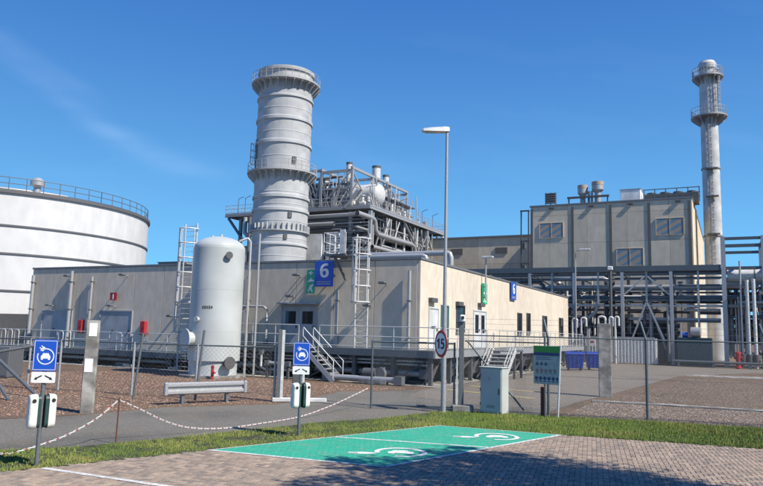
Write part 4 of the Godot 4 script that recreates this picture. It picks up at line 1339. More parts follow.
	# pipes under and beside the walkway
	var lines := [
		["process_pipe", [Vector3(-21.7, .75, -29.9), Vector3(-20.4, .75, -29.9)], .09, "short light pipe run on the ground right of the white vessel"],
		["process_pipe", [Vector3(-22.2, 1.3, -30.0), Vector3(-22.2, .55, -30.0), Vector3(-22.0, .42, -30.0), Vector3(-20.2, .42, -30.0), Vector3(-20.0, .6, -30.0), Vector3(-20.0, 1.5, -30.0)], .07, "bent light pipe loop between the white vessel and the stairs"],
		["process_pipe", [Vector3(-27.5, 3.8, -32.7), Vector3(-24.2, 3.8, -32.7), Vector3(-23.95, 3.6, -32.7), Vector3(-23.95, 1.7, -32.7)], .07, "horizontal pipe on the grey wall behind the white vessel"],
		["process_pipe", [Vector3(-43, .38, -31.6), Vector3(-30, .38, -31.6)], .12, "long pipe under the low left walkway"],
		["process_pipe", [Vector3(-27, .5, -31.7), Vector3(-13.5, .5, -31.7)], .16, "long pipe under the front walkway with white railing"],
		["process_pipe", [Vector3(-18.2, .22, -30.2), Vector3(-14.2, .22, -30.2)], .14, "light pipe lying on the apron in front of the front walkway"]]
	for l in lines:
		t = thing(l[0], l[1][0], l[3], "pipe", "process pipes round the low building")
		wpart("pipe", MB.new().tube(l[1], l[2], 10), M.galv, t)
		for p in [l[1][0], l[1][-1]]:
			wpart("flange", MB.new().box(p, Vector3.ONE * l[2] * 2.9), M.galv_dark, t)
			if l[1][0].y < 1.0 and p.y < 1.0:
				wpart("support", MB.new().span(Vector3(p.x - .06, -.02, p.z - .06), Vector3(p.x + .06, p.y, p.z + .06)), M.dark2, t)
	# dark machines under the walkways
	var pr := RandomNumberGenerator.new()
	pr.seed = 77
	var names := ["second leg", "stairs", "lamp post", "sunlit corner", "vessel"]
	for s in [[-15.6, -30.35, "dark pump skid under the walkway near the sunlit corner"], [-22.9, -31.6, "dark pump skid under the walkway behind the stairs"], [-33.6, -31.7, "dark pump skid under the low left walkway by the red fire box"]]:
		t = thing("pump_skid", Vector3(s[0], 0, s[1]), s[2], "pump")
		part("base", MB.new().box(Vector3(0, .1, 0), Vector3(1.5, .2, .7)), M.concrete, t)
		part("motor", MB.new().cyl(Vector3(-.6, .5, 0), Vector3(.1, .5, 0), .24, -1, 14), M.dark2, t)
		part("volute", MB.new().cyl(Vector3(.3, .5, -.1), Vector3(.3, .5, .14), .3, -1, 16), M.dark, t)
		part("coupling", MB.new().cyl(Vector3(.1, .5, 0), Vector3(.3, .5, 0), .08, -1, 10), M.galv_dark, t)
		part("outlet", MB.new().cyl(Vector3(.45, .5, 0), Vector3(.45, .8, 0), .1, -1, 10), M.galv_dark, t)
	# roof pipes at the sunlit corner
	t = thing("roof_pipe", Vector3(-17, ROOF + .12, -38), "light pipe bending over the roof edge above the sunlit corner", "pipe", "pipes on the low roof")
	wpart("pipe", MB.new().tube([Vector3(-20.5, 7.35, -38.6), Vector3(-15.2, 7.35, -38.6), Vector3(-14.98, 7.28, -38.6), Vector3(-14.9, 7.05, -38.6), Vector3(-14.9, 6.45, -38.6)], .17, 12), M.galv, t)
	wpart("support", MB.new().span(Vector3(-17.6, ROOF + .1, -38.7), Vector3(-17.4, 7.2, -38.5)), M.galv_dark, t)
	t = thing("roof_pipe", Vector3(-17, ROOF + .12, -36.5), "second light pipe on the roof nearer the front edge", "pipe", "pipes on the low roof")
	wpart("pipe", MB.new().tube([Vector3(-20.5, 6.98, -36.6), Vector3(-15.9, 6.98, -36.6), Vector3(-15.7, 6.9, -36.6), Vector3(-15.65, 6.7, -36.6), Vector3(-15.65, 6.45, -36.6)], .14, 12), M.galv, t)
	wpart("support", MB.new().span(Vector3(-18.6, ROOF + .1, -36.7), Vector3(-18.4, 6.9, -36.5)), M.galv_dark, t)
	t = thing("roof_unit", Vector3(-34.2, ROOF + .12, -36), "small flat grey box on the low roof in front of the storage tank", "roof unit")
	part("body", MB.new().cbox(Vector3(0, .2, 0), Vector3(2.2, .4, 1.4), .03), M.coping, t)
	part("lid", MB.new().box(Vector3(0, .42, 0), Vector3(2.3, .04, 1.5)), M.galv_dark, t)
	# bund wall below the storage tank
	t = thing("bund_wall", Vector3(-60, 0, -36), "brownish concrete wall at the foot of the white storage tank", "wall")
	for i in 10:
		var x := -47.0 - 3.0 * (i + .5)
		part("panel", MB.new().cbox(Vector3(x + 60, 1.58, 0), Vector3(2.98, 3.2, .25), .015), M.brownwall, t)

func escape_panel(t: Node3D, c: Vector3, u: Vector3, w: float, h: float):
	var n := u.cross(Vector3(0, 1, 0))
	var f := Basis(u, Vector3(0, 1, 0), n)
	part("panel", MB.new().box(c, Vector3(w, h, .04), f), M.signgreen, t)
	var o := c + n * .021
	# white arrow, running figure and bars, simplified to their outlines
	part("cross", MB.new().box(c + n * .026 + Vector3(0, h * .36, 0), Vector3(w * .5, h * .05, .01), f).box(c + n * .026 + Vector3(0, h * .36, 0), Vector3(w * .12, h * .18, .012), f), M.paint_white, t)
	part("arrow", MB.new().slab([Vector2(-w * .4, -h * .02), Vector2(w * .1, h * .16), Vector2(w * .1, h * .07), Vector2(w * .4, h * .07), Vector2(w * .4, -h * .0), Vector2(w * .1, -h * .0)], o, u, Vector3(0, 1, 0), .008), M.paint_white, t)
	part("figure", MB.new().slab([Vector2(-w * .3, -h * .4), Vector2(-w * .05, -h * .18), Vector2(w * .25, -h * .1), Vector2(w * .35, -h * .16), Vector2(w * .1, -h * .26), Vector2(w * .3, -h * .42), Vector2(w * .16, -h * .44), Vector2(-w * .05, -h * .3), Vector2(-w * .2, -h * .44)], o, u, Vector3(0, 1, 0), .008), M.paint_white, t)

# ---------------------------------------------------------------- storage tank
func storage_tank():
	var c := Vector3(-66.32, 0, -44.74)
	var R := 14.0
	var t := thing("storage_tank", c, "huge round white storage tank with dark bands at the left edge", "storage tank")
	var ys := [0.0, 5.15, 8.28, 10.67, 13.65]
	for i in 4:
		part("shell_course", MB.new().lathe(Vector3.ZERO, [Vector2(R, ys[i]), Vector2(R, ys[i + 1])], 96), M.tankwhite, t)
	for i in 3:
		part("wind_girder", MB.new().lathe(Vector3.ZERO, [Vector2(R, ys[i + 1] - .07), Vector2(R + .1, ys[i + 1] - .07), Vector2(R + .1, ys[i + 1] + .07), Vector2(R, ys[i + 1] + .07)], 96), M.band_dark, t)
	part("top_girder", MB.new().lathe(Vector3.ZERO, [Vector2(R, 13.45), Vector2(R + .18, 13.45), Vector2(R + .18, 13.72), Vector2(R - .3, 13.72)], 96), M.band_dark, t)
	part("roof", MB.new().lathe(Vector3.ZERO, [Vector2(R - .2, 13.68), Vector2(R * .6, 14.0), Vector2(0, 14.6)], 96), M.tankwhite, t)
	railing(t, ring_pts(c + Vector3(0, 13.7, 0), R - .1, 64), 1.15, 1.2, M.galv_dark, .035)
	# vertical weld seams of the plates
	for i in 4:
		for k in 12:
			var a := TAU * (k + .5 * (i % 2)) / 12.0
			part("plate_seam", MB.new().box(Vector3(cos(a) * R, (ys[i] + ys[i + 1]) * .5, sin(a) * R), Vector3(.012, ys[i + 1] - ys[i] - .3, .03), Basis(Vector3(0, 1, 0), -a)), M.tankwhite, t)
	var d := Vector3(.915, 0, .40) * (R - 1.3)
	part("roof_vent", MB.new().lathe(d, [Vector2(.3, 13.7), Vector2(.3, 14.6), Vector2(.6, 14.6), Vector2(.6, 15.0), Vector2(.3, 15.3), Vector2(0, 15.35)], 20), M.galv, t)
	for a in [[.2, 1.9], [.36, 1.6]]:
		part("roof_pipe", MB.new().tube(ring_pts(Vector3(0, 14.0, 0), R - 1.4, 14, a[0], a[0] + .5), .16, 8), M.galv, t)

# ---------------------------------------------------------------- exhaust stack and boiler
func round_platform(t: Node3D, c: Vector3, r0: float, r1: float, y: float, n := 24, m: Material = null, gusset := 1.5, h := 1.15):
	if m == null: m = M.galv
	wpart("platform", MB.new().lathe(c, [Vector2(r0, y - .08), Vector2(r1, y - .08), Vector2(r1, y + .06), Vector2(r0, y + .06)], 48), m, t)
	for i in n:
		var a := TAU * i / n
		var d := Vector3(cos(a), 0, sin(a))
		var s := Vector3(-sin(a), 0, cos(a))
		wpart("gusset", MB.new().slab([Vector2(r0 - .02, y - .15), Vector2(r1 - .05, y - .15), Vector2(r1 - .05, y - .3), Vector2(r0 - .02, y - gusset)], c - s * .04, d, Vector3(0, 1, 0), .06), m, t)
	railing(t, ring_pts(c + Vector3(0, y + .05, 0), r1 - .06, 32), h, 1.1, m, .03)

func stack():
	var c := Vector3(-49.9, 0, -70.0)
	var R := 3.42
	var t := thing("exhaust_stack", c, "huge grey clad exhaust stack with two ring platforms", "stack")
	var ys := [0.0, 5.0, 10.0, 12.65, 14.35, 16.85, 18.5, 19.9, 22.0, 25.3, 28.3, 31.2, 34.6]
	var r := RandomNumberGenerator.new()
	r.seed = 3
	for i in ys.size() - 1:
		part("shell_course", MB.new().lathe(Vector3.ZERO, [Vector2(R, ys[i]), Vector2(R, ys[i + 1])], 64), M.clad[r.randi() % 4], t)
		if ys[i] > 9 and i < ys.size() - 1:
			# cladding sheet joints between the bands
			var y: float = ys[i] + (ys[i + 1] - ys[i]) * .5
			part("sheet_lap", MB.new().lathe(Vector3.ZERO, [Vector2(R + .001, y - .05), Vector2(R + .03, y - .05), Vector2(R + .001, y + .06)], 64), M.clad[(i + 1) % 4], t)
	for y in [12.65, 16.85, 18.5, 25.3, 28.3, 31.2]:
		var w: float = .3 if y in [16.85, 18.5, 25.3, 28.3] else .16
		part("stiffener_ring", MB.new().lathe(Vector3.ZERO, [Vector2(R, y - .05), Vector2(R + .16, y - .05), Vector2(R + .16, y + w), Vector2(R, y + w + .12)], 64), M.clad[2], t)
	# small ring with upright ribs
	part("rib_ring", MB.new().lathe(Vector3.ZERO, [Vector2(R, 14.3), Vector2(R + .34, 14.3), Vector2(R + .34, 14.42), Vector2(R, 14.42)], 64), M.clad[0], t)
	for i in 36:
		var a := TAU * i / 36
		part("rib", MB.new().box(Vector3(cos(a) * (R + .15), 14.85, sin(a) * (R + .15)), Vector3(.28, .85, .05), Basis(Vector3(0, 1, 0), -a)), M.clad[2], t)
	# vertical cladding seams on the visible courses
	var sb := MB.new()
	for i in range(2, ys.size() - 1):
		for k in 14:
			var a := TAU * (k + .5 * (i % 2)) / 14.0
			sb.box(Vector3(cos(a) * R, (ys[i] + ys[i + 1]) * .5, sin(a) * R), Vector3(.012, ys[i + 1] - ys[i] - .1, .03), Basis(Vector3(0, 1, 0), -a))
	part("sheet_seams", sb, M.clad[1], t)
	part("top_rim", MB.new().lathe(Vector3.ZERO, [Vector2(R, 34.55), Vector2(R + .2, 34.6), Vector2(R + .2, 35.0), Vector2(R - .15, 35.0), Vector2(R - .15, 32.0)], 64), M.clad[2], t)
	round_platform(t, c, R, R + .95, 33.3, 26, M.clad[1], 1.25)
	round_platform(t, c, R, R + .95, 21.75, 26, M.clad[1], 1.25)
	cage_ladder(t, c + Vector3(-2.15, 22, 2.75), 26.0, Vector3(-.62, 0, .78), .6, .8, .7, M.galv_dark)
	for s in [[.55, 23.1, .5], [.62, 16.3, .45], [.75, 13.6, .4]]:
		var a: float = s[0]
		part("hatch", MB.new().box(Vector3(cos(a) * (R + .05), s[1], sin(a) * (R + .05)), Vector3(.2, s[2] * 1.6, s[2]), Basis(Vector3(0, 1, 0), -a)), M.dark2, t)
	# boiler
	t = thing("boiler", Vector3(-52, 0, -90), "open steel boiler structure with platforms and pipes behind the big stack", "boiler")
	# casing
	wpart("casing", MB.new().span(Vector3(-58, 0, -102), Vector3(-46.5, 18.3, -82)), M.band, t)
	wpart("duct", MB.new().span(Vector3(-56, 0, -82), Vector3(-51.4, 17.5, -73)), M.band, t)
	# white clad box in front with a column of white louvre blocks
	for i in 4:
		wpart("clad_panel", MB.new().cbox(Vector3(-50.4 + i * .98, 7.45, -75.6), Vector3(.96, 15.0, .6), .02), M.white, t)
	for j in 3:
		for i in 12:
			wpart("louvre_block", MB.new().box(Vector3(-46.25 + j * .72, 10.9 + i * .36, -75.7), Vector3(.5, .26, .3)), M.white, t)
		wpart("louvre_frame", MB.new().span(Vector3(-46.55 + j * .72, 0, -76.15), Vector3(-45.95 + j * .72, 15.2, -75.9)), M.galv_dark, t)
	# main deck
	var dk := wpart("deck", MB.new().span(Vector3(-65, 18.75, -104.5), Vector3(-41.2, 18.95, -77.6)), M.galv, t)
	for z in [-77.6, -104.5]:
		wpart("deck_beam", MB.new().span(Vector3(-65, 18.42, z - .12), Vector3(-41.2, 18.74, z + .12)), M.band, t)
	for x in [-64.8, -41.35]:
		wpart("deck_beam", MB.new().span(Vector3(x - .12, 18.42, -104.3), Vector3(x + .12, 18.74, -77.8)), M.galv, t)
	for z in [-82.5, -87.5, -92.5, -97.5]:
		wpart("deck_beam", MB.new().span(Vector3(-46.5, 18.3, z - .12), Vector3(-41.5, 18.74, z + .12)), M.band, t)
	railing(t, [Vector3(-65, 18.95, -90), Vector3(-65, 18.95, -77.6), Vector3(-41.2, 18.95, -77.6), Vector3(-41.2, 18.95, -104.4), Vector3(-50, 18.95, -104.4)], 1.15, 1.5, M.galv, .035)
	# columns below
	for z in [-78.2, -84.5, -90.8, -97.0, -103.4]:
		wpart("column", MB.new().span(Vector3(-44.6, 0, z - .2), Vector3(-44.2, 18.2, z + .2)), M.galv, t)
		if z > -80 or z < -95:
			wpart("column", MB.new().span(Vector3(-41.7, 0, z - .22), Vector3(-41.26, 18.2, z + .22)), M.galv if z > -100 else M.white_metal, t)
	for x in [-62.6, -59.5]:
		wpart("column", MB.new().span(Vector3(x - .2, 0, -78.4), Vector3(x + .2, 18.2, -78.0)), M.band, t)
	wpart("knee_brace", MB.new().bar(Vector3(-64.6, 18.3, -77.8), Vector3(-61.9, 15.0, -78.0), .3), M.galv_dark, t)
	# intermediate platforms on the right flank
	for s in [[15.2, -79, -97], [12.6, -79, -104]]:
		wpart("platform", MB.new().span(Vector3(-46.4, s[0], s[2]), Vector3(-41.9, s[0] + .18, s[1])), M.galv_dark, t)
		railing(t, [Vector3(-41.95, s[0] + .18, s[1]), Vector3(-41.95, s[0] + .18, s[2])], 1.1, 1.5, M.galv, .03)
	var bc := [[Vector3(-44.3, 12.7, -84.5), Vector3(-44.3, 18.2, -90.8)], [Vector3(-44.3, 12.7, -97.0), Vector3(-44.3, 18.2, -90.8)], [Vector3(-44.3, 12.7, -97.0), Vector3(-44.3, 18.2, -103.4)], [Vector3(-44.3, 11, -78.4), Vector3(-41.5, 15, -78.3)]]
	for s in bc:
		wpart("brace", MB.new().bar(s[0], s[1], .2), M.galv, t)
	# upper frame
	var zs := [-78.2, -84.0, -89.8, -95.6]
	for z in zs:
		for x in [-49.2, -44.4]:
			wpart("column", MB.new().span(Vector3(x - .17, 18.96, z - .17), Vector3(x + .17, 24.0, z + .17)), M.galv, t)
		wpart("cross_beam", MB.new().span(Vector3(-49.0, 23.7, z - .13), Vector3(-44.6, 24.05, z + .13)), M.galv, t)
		wpart("cross_beam", MB.new().span(Vector3(-49.0, 21.4, z - .1), Vector3(-44.6, 21.65, z + .1)), M.galv, t)
	for x in [-49.2, -44.4]:
		wpart("top_beam", MB.new().span(Vector3(x - .18, 24.06, -95.8), Vector3(x + .18, 24.4, -78.0)), M.galv, t)
		wpart("mid_beam", MB.new().span(Vector3(x - .1, 21.7, -95.4), Vector3(x + .1, 21.95, -78.4)), M.galv, t)
	wpart("front_beam", MB.new().span(Vector3(-53.0, 24.0, -78.3), Vector3(-49.4, 24.35, -78.05)), M.galv, t)
	for i in 3:
		wpart("brace", MB.new().bar(Vector3(-44.35, 19.2, zs[i]), Vector3(-44.35, 23.7, zs[i + 1]), .16), M.galv, t)
		wpart("brace", MB.new().bar(Vector3(-44.3, 23.7, zs[i]), Vector3(-44.3, 19.2, zs[i + 1]), .16), M.galv, t)
	wpart("brace", MB.new().bar(Vector3(-49.0, 19.2, -78.0), Vector3(-44.6, 23.6, -78.0), .14), M.galv, t)
	wpart("brace", MB.new().bar(Vector3(-44.8, 18.6, -77.3), Vector3(-42.9, 20.9, -77.3), .28), M.galv, t)
	# steam drum with dished ends
	var dp := []
	for i in 8:
		var a := PI * .5 * i / 7.0
		dp.append(Vector2(1.45 * sin(a), -.75 * cos(a)))
	for i in 8:
		var a := PI * .5 * i / 7.0
		dp.append(Vector2(1.45 * cos(a), 12.0 + .75 * sin(a)))
	wpart("steam_drum", MB.new().lathe(Vector3(-54.4, 21.2, -82.2), dp, 32, Basis(Vector3(0, 0, 1), -PI / 2)), M.white_metal, t)
	# silencers on top
	for s in [[-45.0, -86.3, 19, 26.3, .62], [-45.1, -89.6, 19, 25.7, .46], [-46.2, -80.5, 19, 25.6, .42], [-49.8, -80.0, 20.5, 23.4, .75], [-51.6, -80.0, 19, 22.6, .5]]:
		var q := wpart("silencer", MB.new().lathe(Vector3(s[0], 0, s[1]), [Vector2(s[4], s[2]), Vector2(s[4], s[3] - .25)], 20), M.white_metal, t)
		mi("cap", MB.new().lathe(Vector3(s[0], 0, s[1]), [Vector2(s[4] * 1.06, s[3] - .3), Vector2(s[4] * 1.06, s[3]), Vector2(0, s[3])], 20).mesh(M.dark2), q)
	# pipework
	var pipes := [
		[[Vector3(-41.5, 17.3, -74.6), Vector3(-41.5, 17.3, -78.4), Vector3(-41.5, 17.15, -79.2), Vector3(-41.5, 16.7, -79.6), Vector3(-41.5, 15.9, -79.8), Vector3(-41.5, 15.4, -80.4), Vector3(-41.5, 15.35, -85.8), Vector3(-41.5, 15.4, -91.2), Vector3(-41.5, 15.2, -92.2), Vector3(-41.5, 14.6, -92.7), Vector3(-41.5, 12.8, -92.8)], .34, 0],
		[[Vector3(-52, 17.3, -75.2), Vector3(-43.2, 17.3, -75.2), Vector3(-42.2, 17.3, -75.0), Vector3(-41.5, 17.3, -74.6)], .22, 0],
		[[Vector3(-51, 16.4, -76.3), Vector3(-45.8, 16.4, -76.3)], .28, 0],
		[[Vector3(-51.5, 15.6, -76.6), Vector3(-44.8, 15.6, -76.6)], .2, 1],
		[[Vector3(-43.3, 19.1, -81), Vector3(-43.3, 20.6, -81), Vector3(-43.3, 21.0, -81.4), Vector3(-43.3, 21.0, -86), Vector3(-43.3, 20.6, -86.4), Vector3(-43.3, 19.1, -86.4)], .3, 0],
		[[Vector3(-43.2, 19.1, -88), Vector3(-43.2, 21.4, -88), Vector3(-43.2, 21.8, -88.4), Vector3(-43.2, 21.8, -91), Vector3(-43.2, 21.4, -91.4), Vector3(-43.2, 19.1, -91.4)], .26, 0],
		[[Vector3(-42.6, 12.9, -80.5), Vector3(-42.6, 18.1, -80.5)], .22, 0],
		[[Vector3(-42.8, 12.9, -87.5), Vector3(-42.8, 18.1, -87.5)], .3, 1],
		[[Vector3(-42.6, 12.9, -99.5), Vector3(-42.6, 16.6, -99.5), Vector3(-42.6, 17.1, -100), Vector3(-42.6, 17.1, -103)], .35, 0],
		[[Vector3(-53, 19.8, -78.6), Vector3(-46, 19.8, -78.6), Vector3(-45.6, 20.2, -78.6), Vector3(-45.6, 22.0, -78.6)], .2, 0],
		[[Vector3(-53, 22.4, -79.4), Vector3(-45.4, 22.4, -79.4)], .16, 1],
		[[Vector3(-61.2, 18.2, -77.4), Vector3(-61.2, 16.0, -77.4), Vector3(-60.8, 15.6, -77.4), Vector3(-57, 15.6, -77.4)], .3, 0],
		[[Vector3(-60.2, 18.2, -77.2), Vector3(-60.2, 11.0, -77.2)], .25, 1],
		[[Vector3(-41.0, 13.4, -78.0), Vector3(-41.0, 13.4, -84), Vector3(-40.8, 13.6, -86), Vector3(-40.8, 13.6, -96)], .28, 0]]
	for s in pipes:
		wpart("pipe", MB.new().tube(s[0], s[1], 12), M.galv if s[2] == 0 else M.galv_dark, t)
	# valves, actuators and junction boxes strewn along the platforms
	var rr := RandomNumberGenerator.new()
	rr.seed = 17
	for ii in 92:
		var i := ii % 46
		var lv: float = [18.96, 15.4, 12.8, 18.96][i % 4]
		var p := Vector3(rr.randf_range(-45.8, -42.2), lv, rr.randf_range(-102, -79))
		if i % 5 == 0: p = Vector3(rr.randf_range(-53, -44), 18.96, -78.6)
		var s := rr.randf_range(.3, .75)
		var b := MB.new()
		if i % 3 == 0:
			b.box(p + Vector3(0, s, 0), Vector3(s, 2 * s, s))
			wpart("junction_box", b, M.white_metal if i % 2 else M.band, t)
		else:
			b.cyl(p, p + Vector3(0, s * 2.2, 0), s * .3, -1, 10)
			b.cyl(p + Vector3(-s * .6, s * .8, 0), p + Vector3(s * .6, s * .8, 0), s * .35, -1, 10)
			b.cyl(p + Vector3(0, s * 2.2, 0), p + Vector3(0, s * 2.35, 0), s * .55, -1, 12)
			wpart("valve", b, M.galv if i % 2 else M.white_metal, t)
	# small bore pipes, cable trays and stub lines that crowd the frame
	for ii in 108:
		var i := ii % 54
		var z := rr.randf_range(-103, -79)
		var x := rr.randf_range(-44.0, -41.6)
		var m: Material = [M.galv, M.white_metal, M.dark2, M.band][i % 4]
		var r0 := rr.randf_range(.06, .2)
		if i < 18:
			wpart("riser", MB.new().cyl(Vector3(x, 12.8, z), Vector3(x, 18.2, z), r0, -1, 8), m, t)
		elif i < 34:
			var y := rr.randf_range(13.2, 18.0)
			wpart("pipe_run", MB.new().cyl(Vector3(x, y, z), Vector3(x, y, z + rr.randf_range(3, 9)), r0, -1, 8), m, t)
		elif i < 44:
			var y := rr.randf_range(19.2, 23.5)
			var x2 := rr.randf_range(-53, -49)
			wpart("pipe_run", MB.new().cyl(Vector3(x2, y, -78.5 - rr.randf() * 2.0), Vector3(x2 + rr.randf_range(2, 5), y, -79.0), r0, -1, 8), m, t)
		else:
			var y := rr.randf_range(19.0, 20.6)
			var x2 := rr.randf_range(-53, -44.5)
			wpart("riser", MB.new().cyl(Vector3(x2, 18.96, -78.7), Vector3(x2, y + 2.4, -78.7), r0, -1, 8), m, t)
	# lattice of light members on the flank and round the upper frame
	for ii in 140:
		var i := ii % 70
		var z := rr.randf_range(-102, -79)
		var m: Material = [M.galv, M.white_metal, M.galv, M.band][i % 4]
		if i < 30:
			var x: float = [-44.35, -43.0, -41.45][i % 3]
			var lv: float = [12.8, 15.4][i % 2]
			wpart("lattice_bar", MB.new().bar(Vector3(x, lv, z), Vector3(x, lv + 2.6, z + rr.randf_range(-2.5, 2.5)), .12), m, t)
		elif i < 46:
			var x: float = [-44.35, -42.2][i % 2]
			z = rr.randf_range(-95, -79)
			wpart("lattice_bar", MB.new().bar(Vector3(x, 19.0, z), Vector3(x, 19.0 + rr.randf_range(1.5, 4.8), z + rr.randf_range(-1.5, 1.5)), .11), m, t)
		elif i < 60:
			var x := rr.randf_range(-53, -45)
			wpart("lattice_bar", MB.new().bar(Vector3(x, 19.0, -78.15), Vector3(x + rr.randf_range(-2, 2), rr.randf_range(21, 23.9), -78.15), .1), m, t)
		else:
			var y := rr.randf_range(12.6, 18.0)
			wpart("lattice_bar", MB.new().bar(Vector3(-51.3, y, -77.95), Vector3(-41.6, y, -77.95), .12), m, t)
	wpart("mid_platform", MB.new().span(Vector3(-46.3, 21.35, -95), Vector3(-42.6, 21.45, -84.2)), M.galv_dark, t)
	railing(t, [Vector3(-42.6, 21.45, -84.2), Vector3(-42.6, 21.45, -95)], 1.0, 1.2, M.galv, .03)
	for s in [[Vector3(-41.6, 12.8, -97), Vector3(-41.6, 15.3, -93.5)], [Vector3(-41.6, 15.5, -93), Vector3(-41.6, 18.7, -88.5)]]:
		wpart("stair_flight", MB.new().bar(s[0], s[1], .3, .12).bar(s[0] + Vector3(0, 1, 0), s[1] + Vector3(0, 1, 0), .05).bar(s[0] + Vector3(-.8, 0, 0), s[1] + Vector3(-.8, 0, 0), .12, .3), M.galv, t)
	for y in [20.1, 22.1]:
		wpart("cable_tray", MB.new().span(Vector3(-53.5, y, -78.9), Vector3(-44.7, y + .14, -78.5)), M.galv_dark, t)
	wpart("louvre_bank", MB.new().span(Vector3(-53.5, 19.0, -80.4), Vector3(-46.4, 20.3, -80.1)), M.band, t)
	for i in 14:
		wpart("louvre_slat", MB.new().box(Vector3(-53.0 + i * .48, 20.9, -79.2), Vector3(.08, .5, 1.3), Basis(Vector3(0, 0, 1), .7)), M.white_metal, t)
	for s in [[-42.1, -88.0], [-42.1, -96.5], [-42.0, -100.5], [-63.5, -78.5], [-62.0, -78.2]]:
		wpart("lamp_pole", MB.new().tube([Vector3(s[0], 18.96, s[1]), Vector3(s[0], 21.2, s[1]), Vector3(s[0] + .9, 21.5, s[1])], .05, 6), M.galv_dark, t)

# ---------------------------------------------------------------- the tall hall, its wing and the chimney
func hall():
	var t := thing("turbine_hall", Vector3(-13.5, 0, -110), "tall beige panelled hall with striped panels behind the pipe rack", "building")
	var x0 := -23.4; var x1 := -3.63; var H := 19.6
	var z0 := -90.0
	wpart("core", MB.new().span(Vector3(x0 + .15, 0, -131), Vector3(x1 - .15, H - .05, z0 - .15)), M.joint, t)
	panel_wall(t, Vector3(x0, 0, z0), Vector3(1, 0, 0), Vector3(0, 0, 1), x1 - x0 - .17, H, 2.45, M.hall, [3.6, 7.3, 10.9, 14.6, 18.3], 11)
	panel_wall(t, Vector3(x1, 0, z0), Vector3(0, 0, -1), Vector3(1, 0, 0), 41, H, 5.1, M.hall, [3.6, 7.3, 10.9, 14.6, 18.3], 12)
	panel_wall(t, Vector3(x0, 0, -131), Vector3(0, 0, 1), Vector3(-1, 0, 0), 40.8, H, 5.1, M.hall, [7.3, 14.6], 13)
	for x in [-23.25, -17.9, -13.15, -8.55, -3.95]:
		wpart("pilaster", MB.new().span(Vector3(x - .16, 0, z0 + .0), Vector3(x + .16, H - .25, z0 + .07)), M.pilaster, t)
	wpart("roof_edge", MB.new().span(Vector3(x0 - .12, H, -131.1), Vector3(x1 + .08, H + .22, z0 + .09)), M.coping, t)
	for x in [-20.6, -15.5, -10.7, -5.2]:
		wpart("floodlight", MB.new().box(Vector3(x, H - .3, z0 + .12), Vector3(.6, .2, .2)), M.dark2, t)
	wpart("downpipe", MB.new().cyl(Vector3(x1 + .16, 0, -97), Vector3(x1 + .16, H - .3, -97), .1, -1, 8), M.pilaster, t)
	for s in [[-20.65, 16.37, 3.05, 1.95], [-6.2, 16.25, 3.1, 2.0], [-10.9, 12.6, 3.1, 2.1]]:
		# striped panels, each of two sheets in a frame
		var c := Vector3(s[0], s[1], z0)
		var f := wpart("striped_panel", MB.new().box(c + Vector3(0, 0, .03), Vector3(s[2], s[3], .06)), M.mural_a, t)
		for k in [-1.0, 1.0]:
			for q in [-.95, .0, .95]:
				var hw: float = s[2] * .25 - .05
				var hh: float = s[3] * .5 - .04
				var poly := [Vector2(-hw, q * hh - .42 - .2), Vector2(hw, q * hh + .42 - .2), Vector2(hw, q * hh + .42 + .16), Vector2(-hw, q * hh - .42 + .16)]
				var cl := Geometry2D.intersect_polygons(PackedVector2Array(poly), PackedVector2Array([Vector2(-hw, -hh), Vector2(hw, -hh), Vector2(hw, hh), Vector2(-hw, hh)]))
				for g in cl:
					mi("stripe", MB.new().slab(Array(g), c + Vector3(k * s[2] * .25, 0, .061), Vector3(1, 0, 0), Vector3(0, 1, 0), .006).mesh(M.mural_b), f)
		mi("frame", MB.new().box(c + Vector3(0, s[3] * .5 + .03, .05), Vector3(s[2] + .1, .05, .08)).box(c - Vector3(0, s[3] * .5 + .03, -.05), Vector3(s[2] + .1, .05, .08)).box(c + Vector3(s[2] * .5 + .03, 0, .05), Vector3(.07, s[3], .1)).box(c - Vector3(s[2] * .5 + .03, 0, -.05), Vector3(.07, s[3], .1)).box(c + Vector3(0, 0, .05), Vector3(.05, s[3], .1)).mesh(M.hall[3]), f)
	# outside stair tower at the left corner
	t = thing("corner_ladder", Vector3(-24.1, 0, -90.4), "dark ladder frame at the left corner of the tall hall", "ladder")
	wpart("upright", MB.new().span(Vector3(-23.75, 0, -90.0), Vector3(-23.6, 19.2, -89.85)), M.dark2, t)
	wpart("upright", MB.new().span(Vector3(-24.75, 0, -90.0), Vector3(-24.6, 19.2, -89.85)), M.dark2, t)
	for y in [9.2, 12.0, 15.0, 19.1]:
		wpart("crosspiece", MB.new().span(Vector3(-24.8, y, -90.1), Vector3(-23.55, y + .15, -89.75)), M.dark2, t)
		if y < 16: wpart("drum", MB.new().cyl(Vector3(-24.2, y - 1.0, -89.9), Vector3(-24.2, y - .2, -89.9), .3, -1, 10), M.dark2, t)
	# roof things
	var yr := 19.8
	for s in [[-17.1, -93.0, 22.75, .66, "bowl shaped roof vent on the tall hall, left of the pair"], [-15.15, -93.0, 23.1, .76, "bowl shaped roof vent on the tall hall, right of the pair"]]:
		t = thing("roof_vent", Vector3(s[0], yr, s[1]), s[4], "vent", "bowl shaped roof vents")
		var h: float = s[2] - yr
		var r: float = s[3]
		part("neck", MB.new().cyl(Vector3.ZERO, Vector3(0, h - 1.2, 0), r * .55, -1, 16), M.galv, t)
		part("bowl", MB.new().lathe(Vector3.ZERO, [Vector2(r * .5, h - 1.5), Vector2(r, h - 1.1), Vector2(r, h - .45)], 24), M.galv, t)
		part("rim", MB.new().lathe(Vector3.ZERO, [Vector2(r * 1.03, h - .45), Vector2(r * 1.03, h), Vector2(r * .8, h), Vector2(r * .6, h - .8)], 24), M.mural_a, t)
